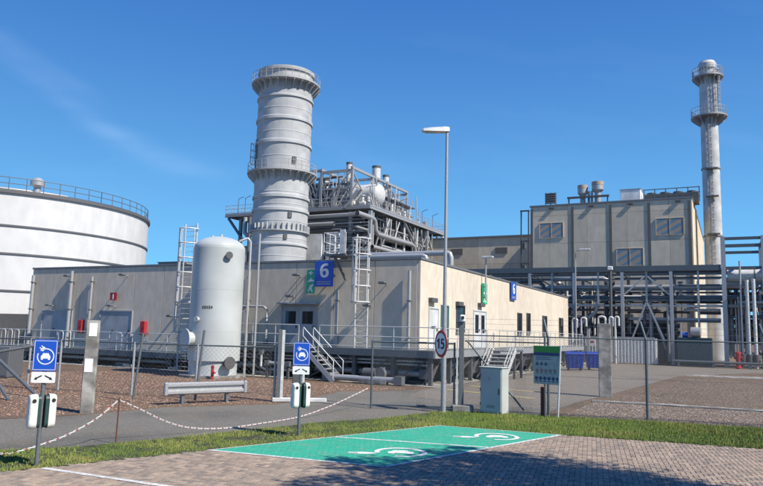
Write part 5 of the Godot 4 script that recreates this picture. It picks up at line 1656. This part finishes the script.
	t = thing("roof_gantry", Vector3(-16.2, yr, -92.2), "dark steel gantry on the hall roof below the bowl vents", "gantry")
	wpart("beam", MB.new().span(Vector3(-19.0, 20.9, -92.4), Vector3(-13.6, 21.15, -92.1)), M.dark2, t)
	for x in [-18.8, -16.2, -13.8]:
		wpart("leg", MB.new().span(Vector3(x - .08, yr, -92.35), Vector3(x + .08, 20.9, -92.15)), M.dark2, t)
	for x in [-16.3, -15.9]:
		wpart("duct", MB.new().cyl(Vector3(x, yr, -92.9), Vector3(x, 21.9, -92.9), .16, -1, 10), M.galv, t)
	t = thing("roof_frame", Vector3(-21.4, yr, -93), "small lattice box on the hall roof at its left end", "roof unit")
	for i in 5:
		wpart("slat", MB.new().span(Vector3(-22.1, 20.6 + i * .3, -93.4), Vector3(-20.7, 20.75 + i * .3, -92.6)), M.galv_dark, t)
	for x in [-22.1, -21.4, -20.7]:
		wpart("leg", MB.new().span(Vector3(x - .05, yr, -93.05), Vector3(x + .05, 22.1, -92.95)), M.galv_dark, t)
	t = thing("roof_housing", Vector3(-11, yr, -93), "white box on the hall roof beside the dark cooler frame", "roof unit")
	part("body", MB.new().cbox(Vector3(0, .95, -1), Vector3(2.5, 1.9, 3), .05), M.white, t)
	part("lid", MB.new().box(Vector3(0, 1.93, -1), Vector3(2.6, .08, 3.1)), M.galv, t)
	t = thing("roof_cooler", Vector3(-6, yr, -93), "dark steel cooler frame on the hall roof left of the chimney", "roof unit")
	part("casing", MB.new().box(Vector3(-.2, .62, -2), Vector3(6.4, 1.1, 3)), M.dark, t)
	for i in 6:
		part("post", MB.new().box(Vector3(-3.4 + i * 1.3, .95, -.3), Vector3(.12, 1.9, .12)), M.galv_dark, t)
	for y in [.7, 1.2, 1.85]:
		part("rail", MB.new().box(Vector3(-.15, y, -.3), Vector3(6.7, .1, .1)), M.galv_dark, t)
	for i in 4:
		part("fan_ring", MB.new().cyl(Vector3(-2.6 + i * 1.6, 1.18, -1.6), Vector3(-2.6 + i * 1.6, 1.6, -1.6), .6, -1, 18), M.dark2, t)
	# wing
	t = thing("annex_hall", Vector3(-50, 0, -112), "lower beige panelled hall behind, left of the tall hall", "building")
	wpart("core", MB.new().span(Vector3(-80, 0, -125), Vector3(-24.0, 17.2, -100.15)), M.joint, t)
	panel_wall(t, Vector3(-80, 0, -100), Vector3(1, 0, 0), Vector3(0, 0, 1), 56, 17.2, 5.0, M.hall, [5.2, 9.2, 13.2], 19)
	wpart("roof_edge", MB.new().span(Vector3(-80.2, 17.2, -125.2), Vector3(-24.0, 17.45, -99.8)), M.coping, t)
	for x in [-37.6, -30.5]:
		wpart("louvre", MB.new().box(Vector3(x, 15.2, -99.95), Vector3(1.9, .9, .1)), M.pilaster, t)
	# chimney
	var c := Vector3(-1.6, 0, -100)
	t = thing("chimney", c, "slender pale steel chimney with two round platforms on the right", "chimney")
	var cy := [0.0, 8.0, 16.2, 25.3, 32.6, 39.2]
	for i in 5:
		part("shaft_course", MB.new().lathe(Vector3.ZERO, [Vector2(1.1, cy[i]), Vector2(1.08, cy[i + 1])], 40), M.chimney, t)
		part("flange_ring", MB.new().lathe(Vector3.ZERO, [Vector2(1.09, cy[i + 1] - .1), Vector2(1.2, cy[i + 1] - .1), Vector2(1.2, cy[i + 1] + .08), Vector2(1.09, cy[i + 1] + .08)], 40), M.band, t)
	part("cone_cap", MB.new().lathe(Vector3.ZERO, [Vector2(1.14, 39.2), Vector2(1.14, 39.9), Vector2(.95, 40.25), Vector2(0, 40.3)], 40), M.chimney, t)
	round_platform(t, c, 1.08, 1.95, 38.0, 12, M.galv, 1.2)
	round_platform(t, c, 1.08, 2.25, 32.4, 12, M.galv, 1.2)
	cage_ladder(t, c + Vector3(.95, 32.4, .75), 38.8, Vector3(.78, 0, .62), .5, .3, .6, M.galv)
	cage_ladder(t, c + Vector3(-.1, 12, 1.17), 32.3, Vector3(-.05, 0, 1), .5, .3, .6, M.galv)
	for y in [25.0, 21.3, 16.3]:
		part("rest_platform", MB.new().box(Vector3(.1, y, 1.6), Vector3(1.5, .1, 1.0)), M.galv_dark, t)

# ---------------------------------------------------------------- pipe rack
func pipe_rack():
	var t := thing("pipe_rack", Vector3(-12, 0, -77), "long blue grey steel pipe rack crossing in front of the tall hall", "pipe rack")
	var xs := [-29.2, -24.4, -19.6, -14.8, -9.9, -5.2]
	for z in [-75.0, -80.0]:
		for x in xs:
			if x < -22 and z > -76: continue
			wpart("column", MB.new().span(Vector3(x - .15, 0, z - .15), Vector3(x + .15, 9.35, z + .15)), M.galv if z > -76 else M.steel_blue, t)
	for x in xs:
		for y in [9.1, 7.4, 6.2]:
			wpart("cross_beam", MB.new().span(Vector3(x - .1, y, -79.8), Vector3(x + .1, y + .25, -75.2)), M.steel_blue, t)
	for z in [-75.0, -80.0]:
		wpart("top_beam", MB.new().span(Vector3(-30, 9.4, z - .16), Vector3(-.62, 9.95, z + .16)), M.steel_blue, t)
		for y in [9.0, 7.42, 6.35]:
			wpart("side_beam", MB.new().span(Vector3(-30, y, z - .19), Vector3(-.62, y + .2, z - .16)), M.steel_blue, t)
	for x in [-17.2, -12.35, -7.55, -2.7]:
		wpart("hanger", MB.new().span(Vector3(x - .09, 6.0, -75.28), Vector3(x + .09, 9.4, -75.1)), M.galv, t)
	# small lines, trays, drops and hangers that fill the rack
	var rq := RandomNumberGenerator.new()
	rq.seed = 87
	for i in 64:
		var m: Material = [M.steel_blue, M.galv, M.galv_dark, M.white_metal][rq.randi() % 4]
		var x := rq.randf_range(-27, -2.0)
		var z := rq.randf_range(-80.5, -75.5)
		var r0 := rq.randf_range(.05, .16)
		if i < 24:
			var y: float = [6.6, 7.7, 9.3, 5.4, 4.4][i % 5] + rq.randf_range(-.1, .3)
			wpart("small_pipe", MB.new().cyl(Vector3(x, y, z), Vector3(minf(x + rq.randf_range(4, 14), -.8), y, z), r0, -1, 8), m, t)
		elif i < 48:
			var y0 := rq.randf_range(.0, 5.0)
			wpart("drop_line", MB.new().cyl(Vector3(x, y0, z), Vector3(x, rq.randf_range(6.5, 9.3), z), r0, -1, 8), m, t)
		else:
			wpart("valve", MB.new().cyl(Vector3(x, 6.4, z), Vector3(x, 7.4, z), .2, -1, 10).cyl(Vector3(x - .3, 6.8, z), Vector3(x + .3, 6.8, z), .24, -1, 10).cyl(Vector3(x, 7.4, z), Vector3(x, 7.5, z), .3, -1, 12), m, t)
	for s in [[-19.6, -14.8], [-24.4, -19.6], [-14.8, -9.9]]:
		wpart("brace", MB.new().bar(Vector3(s[0], 9.0, -80), Vector3(s[1], 6.4, -80), .14), M.steel_blue, t)
		wpart("brace", MB.new().bar(Vector3(s[1], 6.2, -80), Vector3(s[0], 1.5, -80), .14), M.steel_blue, t)
	wpart("cable_tray", MB.new().span(Vector3(-30, 8.55, -75.5), Vector3(-.7, 8.68, -75.25)), M.galv_dark, t)
	# chevron braces
	for s in [[Vector3(-7.55, 9.0, -75), Vector3(-9.7, 7.0, -75)], [Vector3(-7.55, 9.0, -75), Vector3(-5.4, 7.0, -75)], [Vector3(-7.55, 6.3, -75), Vector3(-9.1, 2.3, -75)], [Vector3(-7.55, 6.3, -75), Vector3(-5.9, 2.3, -75)], [Vector3(-7.0, 9.0, -80), Vector3(-9.7, 6.4, -80)], [Vector3(-7.0, 6.0, -80), Vector3(-8.3, 2.3, -80)], [Vector3(-7.0, 4.6, -77), Vector3(-6.0, 1.5, -77)]]:
		wpart("brace", MB.new().bar(s[0], s[1], .16), M.galv, t)
	# pipes lying on it, each a thing
	var runs := [[7.85, -76.0, .22, 0, "upper"], [7.78, -77.0, .16, 1, ""], [7.9, -78.2, .28, 0, ""], [6.72, -75.8, .17, 1, ""], [6.8, -76.8, .24, 2, ""], [6.75, -78.0, .2, 1, ""], [9.6, -76.6, .2, 1, ""], [9.55, -78.0, .24, 0, ""], [5.9, -75.6, .12, 2, ""]]
	var words := ["on the upper tier, nearest the front", "on the upper tier, thin and dark", "on the upper tier, thickest at the back", "on the lower tier, thin and dark in front", "on the lower tier, thick and pale", "on the lower tier, dark at the back", "in the top tier, dark", "in the top tier, grey", "hanging lowest below the rack, thin and pale"]
	for i in runs.size():
		var s: Array = runs[i]
		var m: Material = [M.galv, M.steel_blue, M.white_metal][s[3]]
		var p := thing("rack_pipe", Vector3(-15, s[0], s[1]), "long pipe " + words[i] + " of the pipe rack", "pipe", "pipes on the pipe rack")
		wpart("pipe", MB.new().cyl(Vector3(-30, s[0], s[1]), Vector3(2.6, s[0], s[1]), s[2], -1, 12), m, p)
		for x in [-26.0, -22.0, -17.0, -12.4, -7.5, -3.0]:
			wpart("shoe", MB.new().box(Vector3(x, s[0] - s[2] - .04, s[1]), Vector3(.3, .12, .2)), M.galv_dark, p)
	# expansion loops and drops
	var lp := [
		[[Vector3(-16.6, 8.2, -76.5), Vector3(-16.9, 8.4, -76.5), Vector3(-17.0, 8.6, -76.0), Vector3(-16.8, 8.75, -75.6), Vector3(-14.0, 8.75, -75.6), Vector3(-11.9, 8.75, -75.6), Vector3(-11.4, 8.5, -75.6), Vector3(-11.2, 7.9, -75.6)], .26, "grey pipe loop in the rack left of the second column"],
		[[Vector3(-21.0, 6.7, -75.5), Vector3(-21.0, 8.2, -75.5), Vector3(-20.6, 8.5, -75.5), Vector3(-18.6, 8.4, -75.5), Vector3(-18.2, 8.0, -75.5), Vector3(-18.2, 6.8, -75.5)], .2, "bent dark pipe in the rack above the cream roof"],
		[[Vector3(-11.1, 9.3, -76.2), Vector3(-11.1, 2.0, -76.2)], .3, "thick dark drop pipe in the rack beside the second column"],
		[[Vector3(-11.7, 9.3, -76.4), Vector3(-11.7, 1.0, -76.4)], .2, "thinner dark drop pipe in the rack beside the thick one"],
		[[Vector3(-12.6, 6.7, -75.6), Vector3(-12.6, 5.4, -75.6), Vector3(-12.9, 5.0, -75.6), Vector3(-14.4, 3.8, -75.6)], .2, "slanting grey pipe dropping from the rack behind the goosenecks"],
		[[Vector3(-7.3, 6.6, -76.2), Vector3(-7.3, 2.0, -76.2)], .16, "thin drop pipe in the braced bay of the rack"],
		[[Vector3(-4.4, 8.3, -76), Vector3(-4.4, 7.0, -76), Vector3(-4.0, 6.8, -76), Vector3(-3.2, 6.8, -76)], .16, "short bent pipe in the rack right of the braced bay"],
		[[Vector3(-5.6, 6.2, -75.6), Vector3(-5.6, .3, -75.6)], .14, "pale drop pipe beside the column right of the braced bay"]]
	for s in lp:
		var p := thing("drop_pipe", s[0][-1], s[2], "pipe", "bent pipes in the pipe rack")
		wpart("pipe", MB.new().tube(s[0], s[1], 10), M.dark2 if "dark" in s[2] else M.galv, p)
		wpart("flange", MB.new().cyl(s[0][0] + Vector3(0, -.08, 0), s[0][0] + Vector3(0, .08, 0), s[1] * 1.5, -1, 12), M.galv_dark, p)
	# taller rack at the right
	t = thing("pipe_rack", Vector3(3, 0, -77), "taller open pipe rack at the right edge", "pipe rack")
	for z in [-75.0, -81.0]:
		for x in [-.4, 3.1, 8.4]:
			wpart("column", MB.new().span(Vector3(x - .2, 0, z - .2), Vector3(x + .2, 12.7, z + .2)), M.galv, t)
		for y in [12.35, 11.65, 9.45, 7.9, 5.75]:
			wpart("side_beam", MB.new().span(Vector3(-.2, y, z - .1), Vector3(8.2, y + .28, z + .12)), M.steel_blue, t)
	for x in [-.4, 3.1, 8.4]:
		for y in [12.3, 9.4, 7.85, 5.7]:
			wpart("cross_beam", MB.new().span(Vector3(x - .12, y, -80.8), Vector3(x + .12, y + .26, -75.2)), M.steel_blue, t)
	for s in [[8.9, -76.2, .62, 2, "thick pale insulated pipe on the taller rack at the right edge"], [8.7, -78.4, .5, 0, "grey insulated pipe behind the thick one on the taller rack"], [6.3, -76.0, .14, 2, "thin white pipe on the lower tier of the taller rack"], [7.1, -77.4, .3, 1, "dark pipe on the middle tier of the taller rack"], [6.3, -79, .35, 1, "dark pipe on the lower tier of the taller rack"]]:
		var m: Material = [M.galv, M.dark2, M.white_metal][s[3]]
		var p := thing("rack_pipe", Vector3(4, s[0], s[1]), s[4], "pipe", "pipes on the taller pipe rack")
		wpart("pipe", MB.new().cyl(Vector3(-.1 if s[2] > .2 else .8, s[0], s[1]), Vector3(10, s[0], s[1]), s[2], -1, 16), m, p)
		for x in [1.0, 2.3, 4.5, 6.5]:
			wpart("band", MB.new().cyl(Vector3(x - .05, s[0], s[1]), Vector3(x + .05, s[0], s[1]), s[2] * 1.04, -1, 16), M.galv_dark, p)
	for s in [[1.55, 8.35, "left of two pale upright pipes at the right edge"], [2.1, 8.45, "right of two pale upright pipes at the right edge"], [1.0, 10.2, "thin grey upright pipe left of the two pale ones"]]:
		var p := thing("riser_pipe", Vector3(s[0], 0, -74.4), s[2], "pipe", "upright pipes at the right edge")
		var r := .16 if s[1] < 9 else .09
		part("pipe", MB.new().cyl(Vector3(0, 0, 0), Vector3(0, s[1], 0), r, -1, 12), M.white_metal if s[1] < 9 else M.galv, p)
		part("foot_valve", MB.new().cyl(Vector3(-.35, .7, 0), Vector3(.35, .7, 0), .24, -1, 12).cyl(Vector3(0, .3, 0), Vector3(0, 1.3, 0), .3, -1, 12), M.dark2, p)
	var rr := RandomNumberGenerator.new()
	rr.seed = 51
	for i in 60:
		var m: Material = [M.galv, M.steel_blue, M.white_metal, M.galv_dark, M.band][rr.randi() % 5]
		var z := rr.randf_range(-82.5, -75.4)
		var y := rr.randf_range(.8, 9.3)
		var x := rr.randf_range(-.2, 5.0)
		var r0 := rr.randf_range(.06, .3)
		if i < 26: wpart("small_pipe", MB.new().cyl(Vector3(x, y, z), Vector3(x + rr.randf_range(2.5, 7.0), y, z), r0, -1, 10), m, t)
		elif i < 50: wpart("drop_line", MB.new().cyl(Vector3(x, rr.randf_range(0, 3.0), z), Vector3(x, rr.randf_range(6, 9.4), z), r0 * .8, -1, 10), m, t)
		else: wpart("brace", MB.new().bar(Vector3(x, 5.8, z), Vector3(x + 2.2, 9.3, z), .14), m, t)
	t = thing("valve_station", Vector3(1, 0, -78), "dark valves and pumps below the taller rack", "valve station")
	for i in 26:
		var p := Vector3(rr.randf_range(0.2, 7.5), rr.randf_range(.4, 7.0), rr.randf_range(-79.5, -76.5))
		var s := rr.randf_range(.2, .5)
		wpart("valve", MB.new().cyl(p - Vector3(0, s, 0), p + Vector3(0, s, 0), s * .6, -1, 10).cyl(p - Vector3(s, 0, 0), p + Vector3(s, 0, 0), s * .45, -1, 10), M.dark2 if i % 3 else M.galv, t)
	wpart("header", MB.new().cyl(Vector3(.3, 4.4, -77.5), Vector3(8, 4.4, -77.5), .3, -1, 12).cyl(Vector3(.3, 2.6, -78.4), Vector3(8, 2.6, -78.4), .3, -1, 12), M.dark2, t)
	for x in [.9, 2.8, 5.0, 7.4]:
		wpart("support", MB.new().span(Vector3(x - .1, 0, -78.6), Vector3(x + .1, 4.4, -77.4)), M.dark2, t)
	# dark plant below the rack
	for s in [[-17.5, 5.0, 5.2, "dark machine housing below the rack behind the goosenecks"], [-12.0, 5.3, 5.0, "dark machine housing below the rack behind the white sheet fence"], [-7.0, 4.7, 4.2, "dark machine housing below the braced bay of the rack"]]:
		var p := thing("machine_housing", Vector3(s[0], 0, -80.5 - 2.4), s[3], "machine housing", "dark machine housings below the rack")
		part("body", MB.new().cbox(Vector3(0, s[1] * .5, 0), Vector3(s[2], s[1], 4), .1), M.dark, p)
		for k in 4:
			part("rib", MB.new().box(Vector3(-s[2] * .4 + k * s[2] * .27, s[1] * .5, 2.05), Vector3(.12, s[1] * .9, .1)), M.dark2, p)
		part("stub", MB.new().cyl(Vector3(s[2] * .2, s[1], 1), Vector3(s[2] * .2, s[1] + .9, 1), .4, -1, 14), M.dark2, p)
	t = thing("equipment_container", Vector3(-3.1, 0, -73.4), "dark teal equipment container at the foot of the rack", "container")
	part("body", MB.new().cbox(Vector3(0, 1.45, -.6), Vector3(3.0, 2.6, 2.2), .04), M.teal, t)
	for k in 3:
		part("door", MB.new().box(Vector3(-.98 + k * .98, 1.45, .52), Vector3(.92, 2.3, .04)), M.teal, t)
	part("skid", MB.new().box(Vector3(0, .08, -.6), Vector3(3.1, .16, 2.0)), M.galv_dark, t)
	part("exhaust_drum", MB.new().cyl(Vector3(-.3, 3.3, .1), Vector3(.55, 3.3, .2), .45, -1, 20), M.galv, t)
	part("drum_cradle", MB.new().box(Vector3(.1, 2.88, .1), Vector3(.7, .3, .5)), M.dark2, t)
	part("blue_motor", MB.new().cyl(Vector3(-1.1, 3.0, 0), Vector3(-.6, 3.0, 0), .26, -1, 14), M.blue, t)
	t = thing("hydrant", Vector3(.55, 0, -72.3), "red fire hydrant at the foot of the taller rack", "hydrant")
	part("barrel", MB.new().lathe(Vector3.ZERO, [Vector2(.28, 0), Vector2(.28, .15), Vector2(.2, .2), Vector2(.2, 1.3), Vector2(.26, 1.32), Vector2(.24, 1.5), Vector2(0, 1.6)], 16), M.red, t)
	for k in [-1.0, 1.0]:
		part("outlet", MB.new().cyl(Vector3(0, 1.0, 0), Vector3(k * .36, 1.0, .05), .11, -1, 12), M.red, t)
	# low barrier pipe in front of the rack
	t = thing("ground_pipe", Vector3(2, 0, -72.6), "low horizontal pipe along the ground at the right edge", "pipe")
	wpart("pipe", MB.new().cyl(Vector3(-5, .5, -71.8), Vector3(7, .5, -71.8), .13, -1, 10), M.steel_blue, t)
	for x in [-4.5, -1.5, 1.5, 4.5]:
		wpart("support", MB.new().span(Vector3(x - .1, 0, -71.9), Vector3(x + .1, .45, -71.7)), M.galv_dark, t)
	# white corrugated sheet fence
	t = thing("sheet_fence", Vector3(-10, 0, -74), "white corrugated sheet fence below the pipe rack", "fence")
	var x := -18.0
	while x < -6.75:
		wpart("sheet", MB.new().slab([Vector2(0, 0), Vector2(.06, -.07), Vector2(.16, -.07), Vector2(.22, 0), Vector2(.32, 0), Vector2(.32, -.02), Vector2(.22, -.02), Vector2(.16, -.09), Vector2(.06, -.09), Vector2(0, -.02)], Vector3(x, .05, -73.6), Vector3(1, 0, 0), Vector3(0, 0, -1), 2.5), M.white_metal, t)
		x += .32
	wpart("top_rail", MB.new().span(Vector3(-18, 2.56, -73.72), Vector3(-6.75, 2.66, -73.5)), M.galv, t)
	t = thing("warning_sign", Vector3(-12.9, 1.7, -73.44), "small white sign with red mark on the sheet fence above the blue containers", "sign")
	part("panel", MB.new().box(Vector3(0, .3, 0), Vector3(1.0, .7, .03)), M.paint_white, t)
	part("red_mark", MB.new().box(Vector3(0, .38, .02), Vector3(.7, .16, .012)), M.red, t)
	# goosenecks
	for s in [[-14.6, 4.4, .5, "white gooseneck vent pipe at the end of the cream building"], [-13.7, 4.5, .5, "white gooseneck vent pipe second from the cream building"], [-12.0, 4.65, .7, "wide white gooseneck vent pipe in the middle of the row"], [-10.9, 4.6, .35, "white gooseneck vent pipe third along, before the dark drop pipes"], [-10.35, 4.65, .35, "white gooseneck vent pipe nearest the dark drop pipes"]]:
		var p := thing("gooseneck_vent", Vector3(s[0], 0, -72.8), s[3], "vent pipe", "white gooseneck vents")
		var q := [Vector3(0, 0, 0), Vector3(0, s[1] - .25, 0)]
		for i in 7:
			var a := PI * (1.0 - i / 6.0)
			q.append(Vector3(s[2] * .5 + cos(a) * s[2] * .5, s[1] - .2 + sin(a) * .2, 0))
		q.append(Vector3(s[2], s[1] - .9, 0))
		part("pipe", MB.new().tube(q, .11, 10), M.white_metal, p)
		part("collar", MB.new().cyl(Vector3(0, .6, 0), Vector3(0, .8, 0), .16, -1, 12), M.galv, p)
	# two grey posts
	for s in [[-12.95, "grey post behind the blue containers, left one"], [-11.6, "grey post behind the blue containers, right one"]]:
		var p := thing("bollard_post", Vector3(s[0], 0, -72.5), s[1], "post", "grey posts behind the containers")
		part("shaft", MB.new().cbox(Vector3(0, 1.7, 0), Vector3(.3, 3.4, .3), .02), M.galv, p)
		part("cap", MB.new().box(Vector3(0, 3.43, 0), Vector3(.36, .06, .36)), M.galv_dark, p)
	# yard lamp
	t = thing("street_lamp", Vector3(-14.05, 0, -71.9), "thin far street lamp in front of the pipe rack", "street lamp")
	part("pole", MB.new().cyl(Vector3.ZERO, Vector3(0, 11.3, 0), .1, .06, 10), M.galv, t)
	part("arm", MB.new().cyl(Vector3(0, 11.3, 0), Vector3(.5, 11.45, 0), .05, -1, 8), M.galv, t)
	part("lamp_head", MB.new().cbox(Vector3(.95, 11.45, 0), Vector3(1.1, .16, .35), .04), M.white_metal, t)
	t = thing("marker_pole", Vector3(-10.95, 0, -74.2), "dark pole with a white top in front of the pipe rack", "pole")
	part("pole", MB.new().cyl(Vector3.ZERO, Vector3(0, 9.5, 0), .16, -1, 12), M.dark2, t)
	part("cap", MB.new().cbox(Vector3(0, 9.7, 0), Vector3(.5, .4, .4), .05), M.white, t)

# ---------------------------------------------------------------- trees
func tree(at: Vector3, lobes: Array, trunk_h: float, label: String, leaf: float, per: int, sd: int, group := ""):
	var t := thing("tree", at, label, "tree", group)
	var r := RandomNumberGenerator.new()
	r.seed = sd
	var b := MB.new()
	b.cyl(Vector3(0, -.05, 0), Vector3(.05, trunk_h * .5, .03), trunk_h * .032, trunk_h * .024, 10)
	b.cyl(Vector3(.05, trunk_h * .5, .03), Vector3(0, trunk_h, 0), trunk_h * .024, trunk_h * .015, 10)
	for l in lobes:
		b.cyl(Vector3(0, trunk_h * r.randf_range(.6, .95), 0), l[0], trunk_h * .014, trunk_h * .004, 7)
	part("trunk", b, M.trunk, t)
	b = MB.new()
	b.colored = true
	for l in lobes:
		var n := int(per * l[1] * l[1] * l[1])
		# twig clumps inside every lobe
		var cl := []
		for i in maxi(6, int(n / 40)):
			var v: Vector3 = Vector3(r.randfn(), r.randfn(), r.randfn()).normalized() * pow(r.randf(), .45) * l[1]
			cl.append(l[0] + v * Vector3(1, .8, 1))
		for i in n:
			var c: Vector3 = cl[r.randi() % cl.size()] + Vector3(r.randfn(), r.randfn(), r.randfn()) * l[1] * .11
			var u := Vector3(r.randfn(), r.randfn() * .5, r.randfn()).normalized()
			var w := u.cross(Vector3(r.randfn(), r.randfn(), r.randfn())).normalized()
			var s := leaf * r.randf_range(.6, 1.3)
			b.col = Color(.055, .10, .022).lerp(Color(.10, .15, .035), r.randf())
			b.quad(c - u * s, c + w * s * .5, c + u * s, c - w * s * .5)
	part("crown", b, M.leaf, t)

# ---------------------------------------------------------------- everything
func sky_cover() -> ImageTexture:
	# thin cirrus: a few soft streaks on an otherwise clear sky
	var Wd := 2048; var Hd := 1024
	var im := Image.create(Wd, Hd, false, Image.FORMAT_RGBA8)
	im.fill(Color(1, 1, 1, 0))
	var f := FastNoiseLite.new()
	f.seed = 8; f.frequency = 1.0; f.fractal_octaves = 5
	var g := FastNoiseLite.new()
	g.seed = 18; g.frequency = 1.0; g.fractal_octaves = 3
	for y in range(240, 512):
		for x in Wd:
			var th := PI * (y + .5) / Hd
			var ph := wrapf(TAU * (x + .5) / Wd, -PI, PI)
			var d := Vector3(sin(ph) * sin(th), cos(th), -cos(ph) * sin(th))
			if d.y < 0.02: continue
			# two long thin streaks and a faint veil
			var q := Vector2(d.x, d.z) / (d.y + 0.12)
			var a := q.rotated(0.62)
			var n := clampf(.5 + f.get_noise_2d(a.x * .8, a.y * 3.0), 0, 1)
			var m := g.get_noise_2d(a.x * .35 + 9.0, a.y * .5)
			var az := atan2(d.x, -d.z)
			var el := asin(d.y)
			var k := 0.0
			for s in [[-1.00, .325, -.70, .205, .016, 1.0], [-1.02, .345, -.86, .305, .012, .7], [-.62, .30, -.36, .215, .02, .35], [-.02, .27, .12, .20, .012, .4]]:
				var t: float = (az - s[0]) / (s[2] - s[0])
				var line: float = lerpf(s[1], s[3], t) + .012 * sin(az * 17.0)
				var off: float = (el - line) / s[4]
				k += exp(-off * off) * smoothstep(-.35, .3, t) * (1.0 - smoothstep(.6, 1.15, t)) * s[5] * (.35 + n)
			k += .25 * clampf((m + .05) * 1.6, 0, 1) * n
			k *= smoothstep(.03, .16, d.y)
			im.set_pixel(x, y, Color(1, 1, 1, clampf(k * .045, 0, 1)))
	return ImageTexture.create_from_image(im)

func _ready():
	# camera
	cam = Camera3D.new()
	cam.name = "camera"
	cam.position = Vector3(0, 2.5, 0)
	cam.rotation = Vector3(.128875, .470266, .026296)
	cam.fov = 38.97
	cam.near = 0.1
	cam.far = 1500.0
	add_child(cam)
	cam.current = true
	# sky
	var sm := ProceduralSkyMaterial.new()
	sm.sky_top_color = Color(.15, .343, .65)
	sm.sky_horizon_color = Color(.489, .79, .971)
	sm.sky_curve = 0.17
	sm.sky_energy_multiplier = 1.0
	sm.ground_bottom_color = Color(.30, .27, .24)
	sm.ground_horizon_color = Color(.42, .42, .42)
	sm.sun_angle_max = 8.0
	sm.sky_cover = sky_cover()
	sm.sky_cover_modulate = Color(1, 1, 1)
	var sky := Sky.new()
	sky.sky_material = sm
	var env := Environment.new()
	env.background_mode = Environment.BG_SKY
	env.sky = sky
	env.tonemap_mode = Environment.TONE_MAPPER_LINEAR
	env.tonemap_exposure = 1.35
	env.sdfgi_enabled = true
	env.ssao_enabled = true
	env.ssil_enabled = true
	var we := WorldEnvironment.new()
	we.name = "world_environment"
	we.environment = env
	add_child(we)
	# sun: high on the right, a little behind the camera
	var sun := DirectionalLight3D.new()
	sun.name = "sun"
	add_child(sun)
	sun.look_at_from_position(Vector3.ZERO, -Vector3(1.0, 1.05, .15), Vector3.UP)
	sun.light_energy = 1.6
	sun.light_angular_distance = 0.5
	sun.light_color = Color(1.0, .965, .91)
	sun.shadow_enabled = true
	# scene
	materials()
	print("materials ", Time.get_ticks_msec())
	ground()
	print("ground ", Time.get_ticks_msec())
	low_building()
	storage_tank()
	stack()
	hall()
	pipe_rack()
	print("structures ", Time.get_ticks_msec())
	# trees: those right of the frame throw the dappled shade on the paving
	tree(Vector3(4.7, 0, -10.75), [[Vector3(.4, 8.6, -.7), 2.3], [Vector3(-2.2, 8.4, .4), 1.35], [Vector3(2.2, 8.8, -.4), 1.8], [Vector3(-.9, 8.9, -2.1), 1.2], [Vector3(-1.7, 8.3, 2.1), 1.3], [Vector3(.6, 8.7, 2.2), 1.5]], 7.6, "leafy tree right of the frame that shades the paving", .085, 900, 61)
	for s in [[6.5, -128, 8.5, "round green tree behind the valves at the right edge"], [2.2, -132, 7.0, "lower green tree seen between the pipes at the right edge"], [13, -130, 9.0, "green tree farthest right behind the taller rack"]]:
		tree(Vector3(s[0], 0, s[1]), [[Vector3(0, s[2] * .62, 0), s[2] * .36], [Vector3(-1.8, s[2] * .5, .5), s[2] * .26], [Vector3(1.9, s[2] * .52, .6), s[2] * .27]], s[2] * .7, s[3], .22, 90, 71 + int(s[0]), "trees behind the plant")
	foreground()
	print("done ", Time.get_ticks_msec())
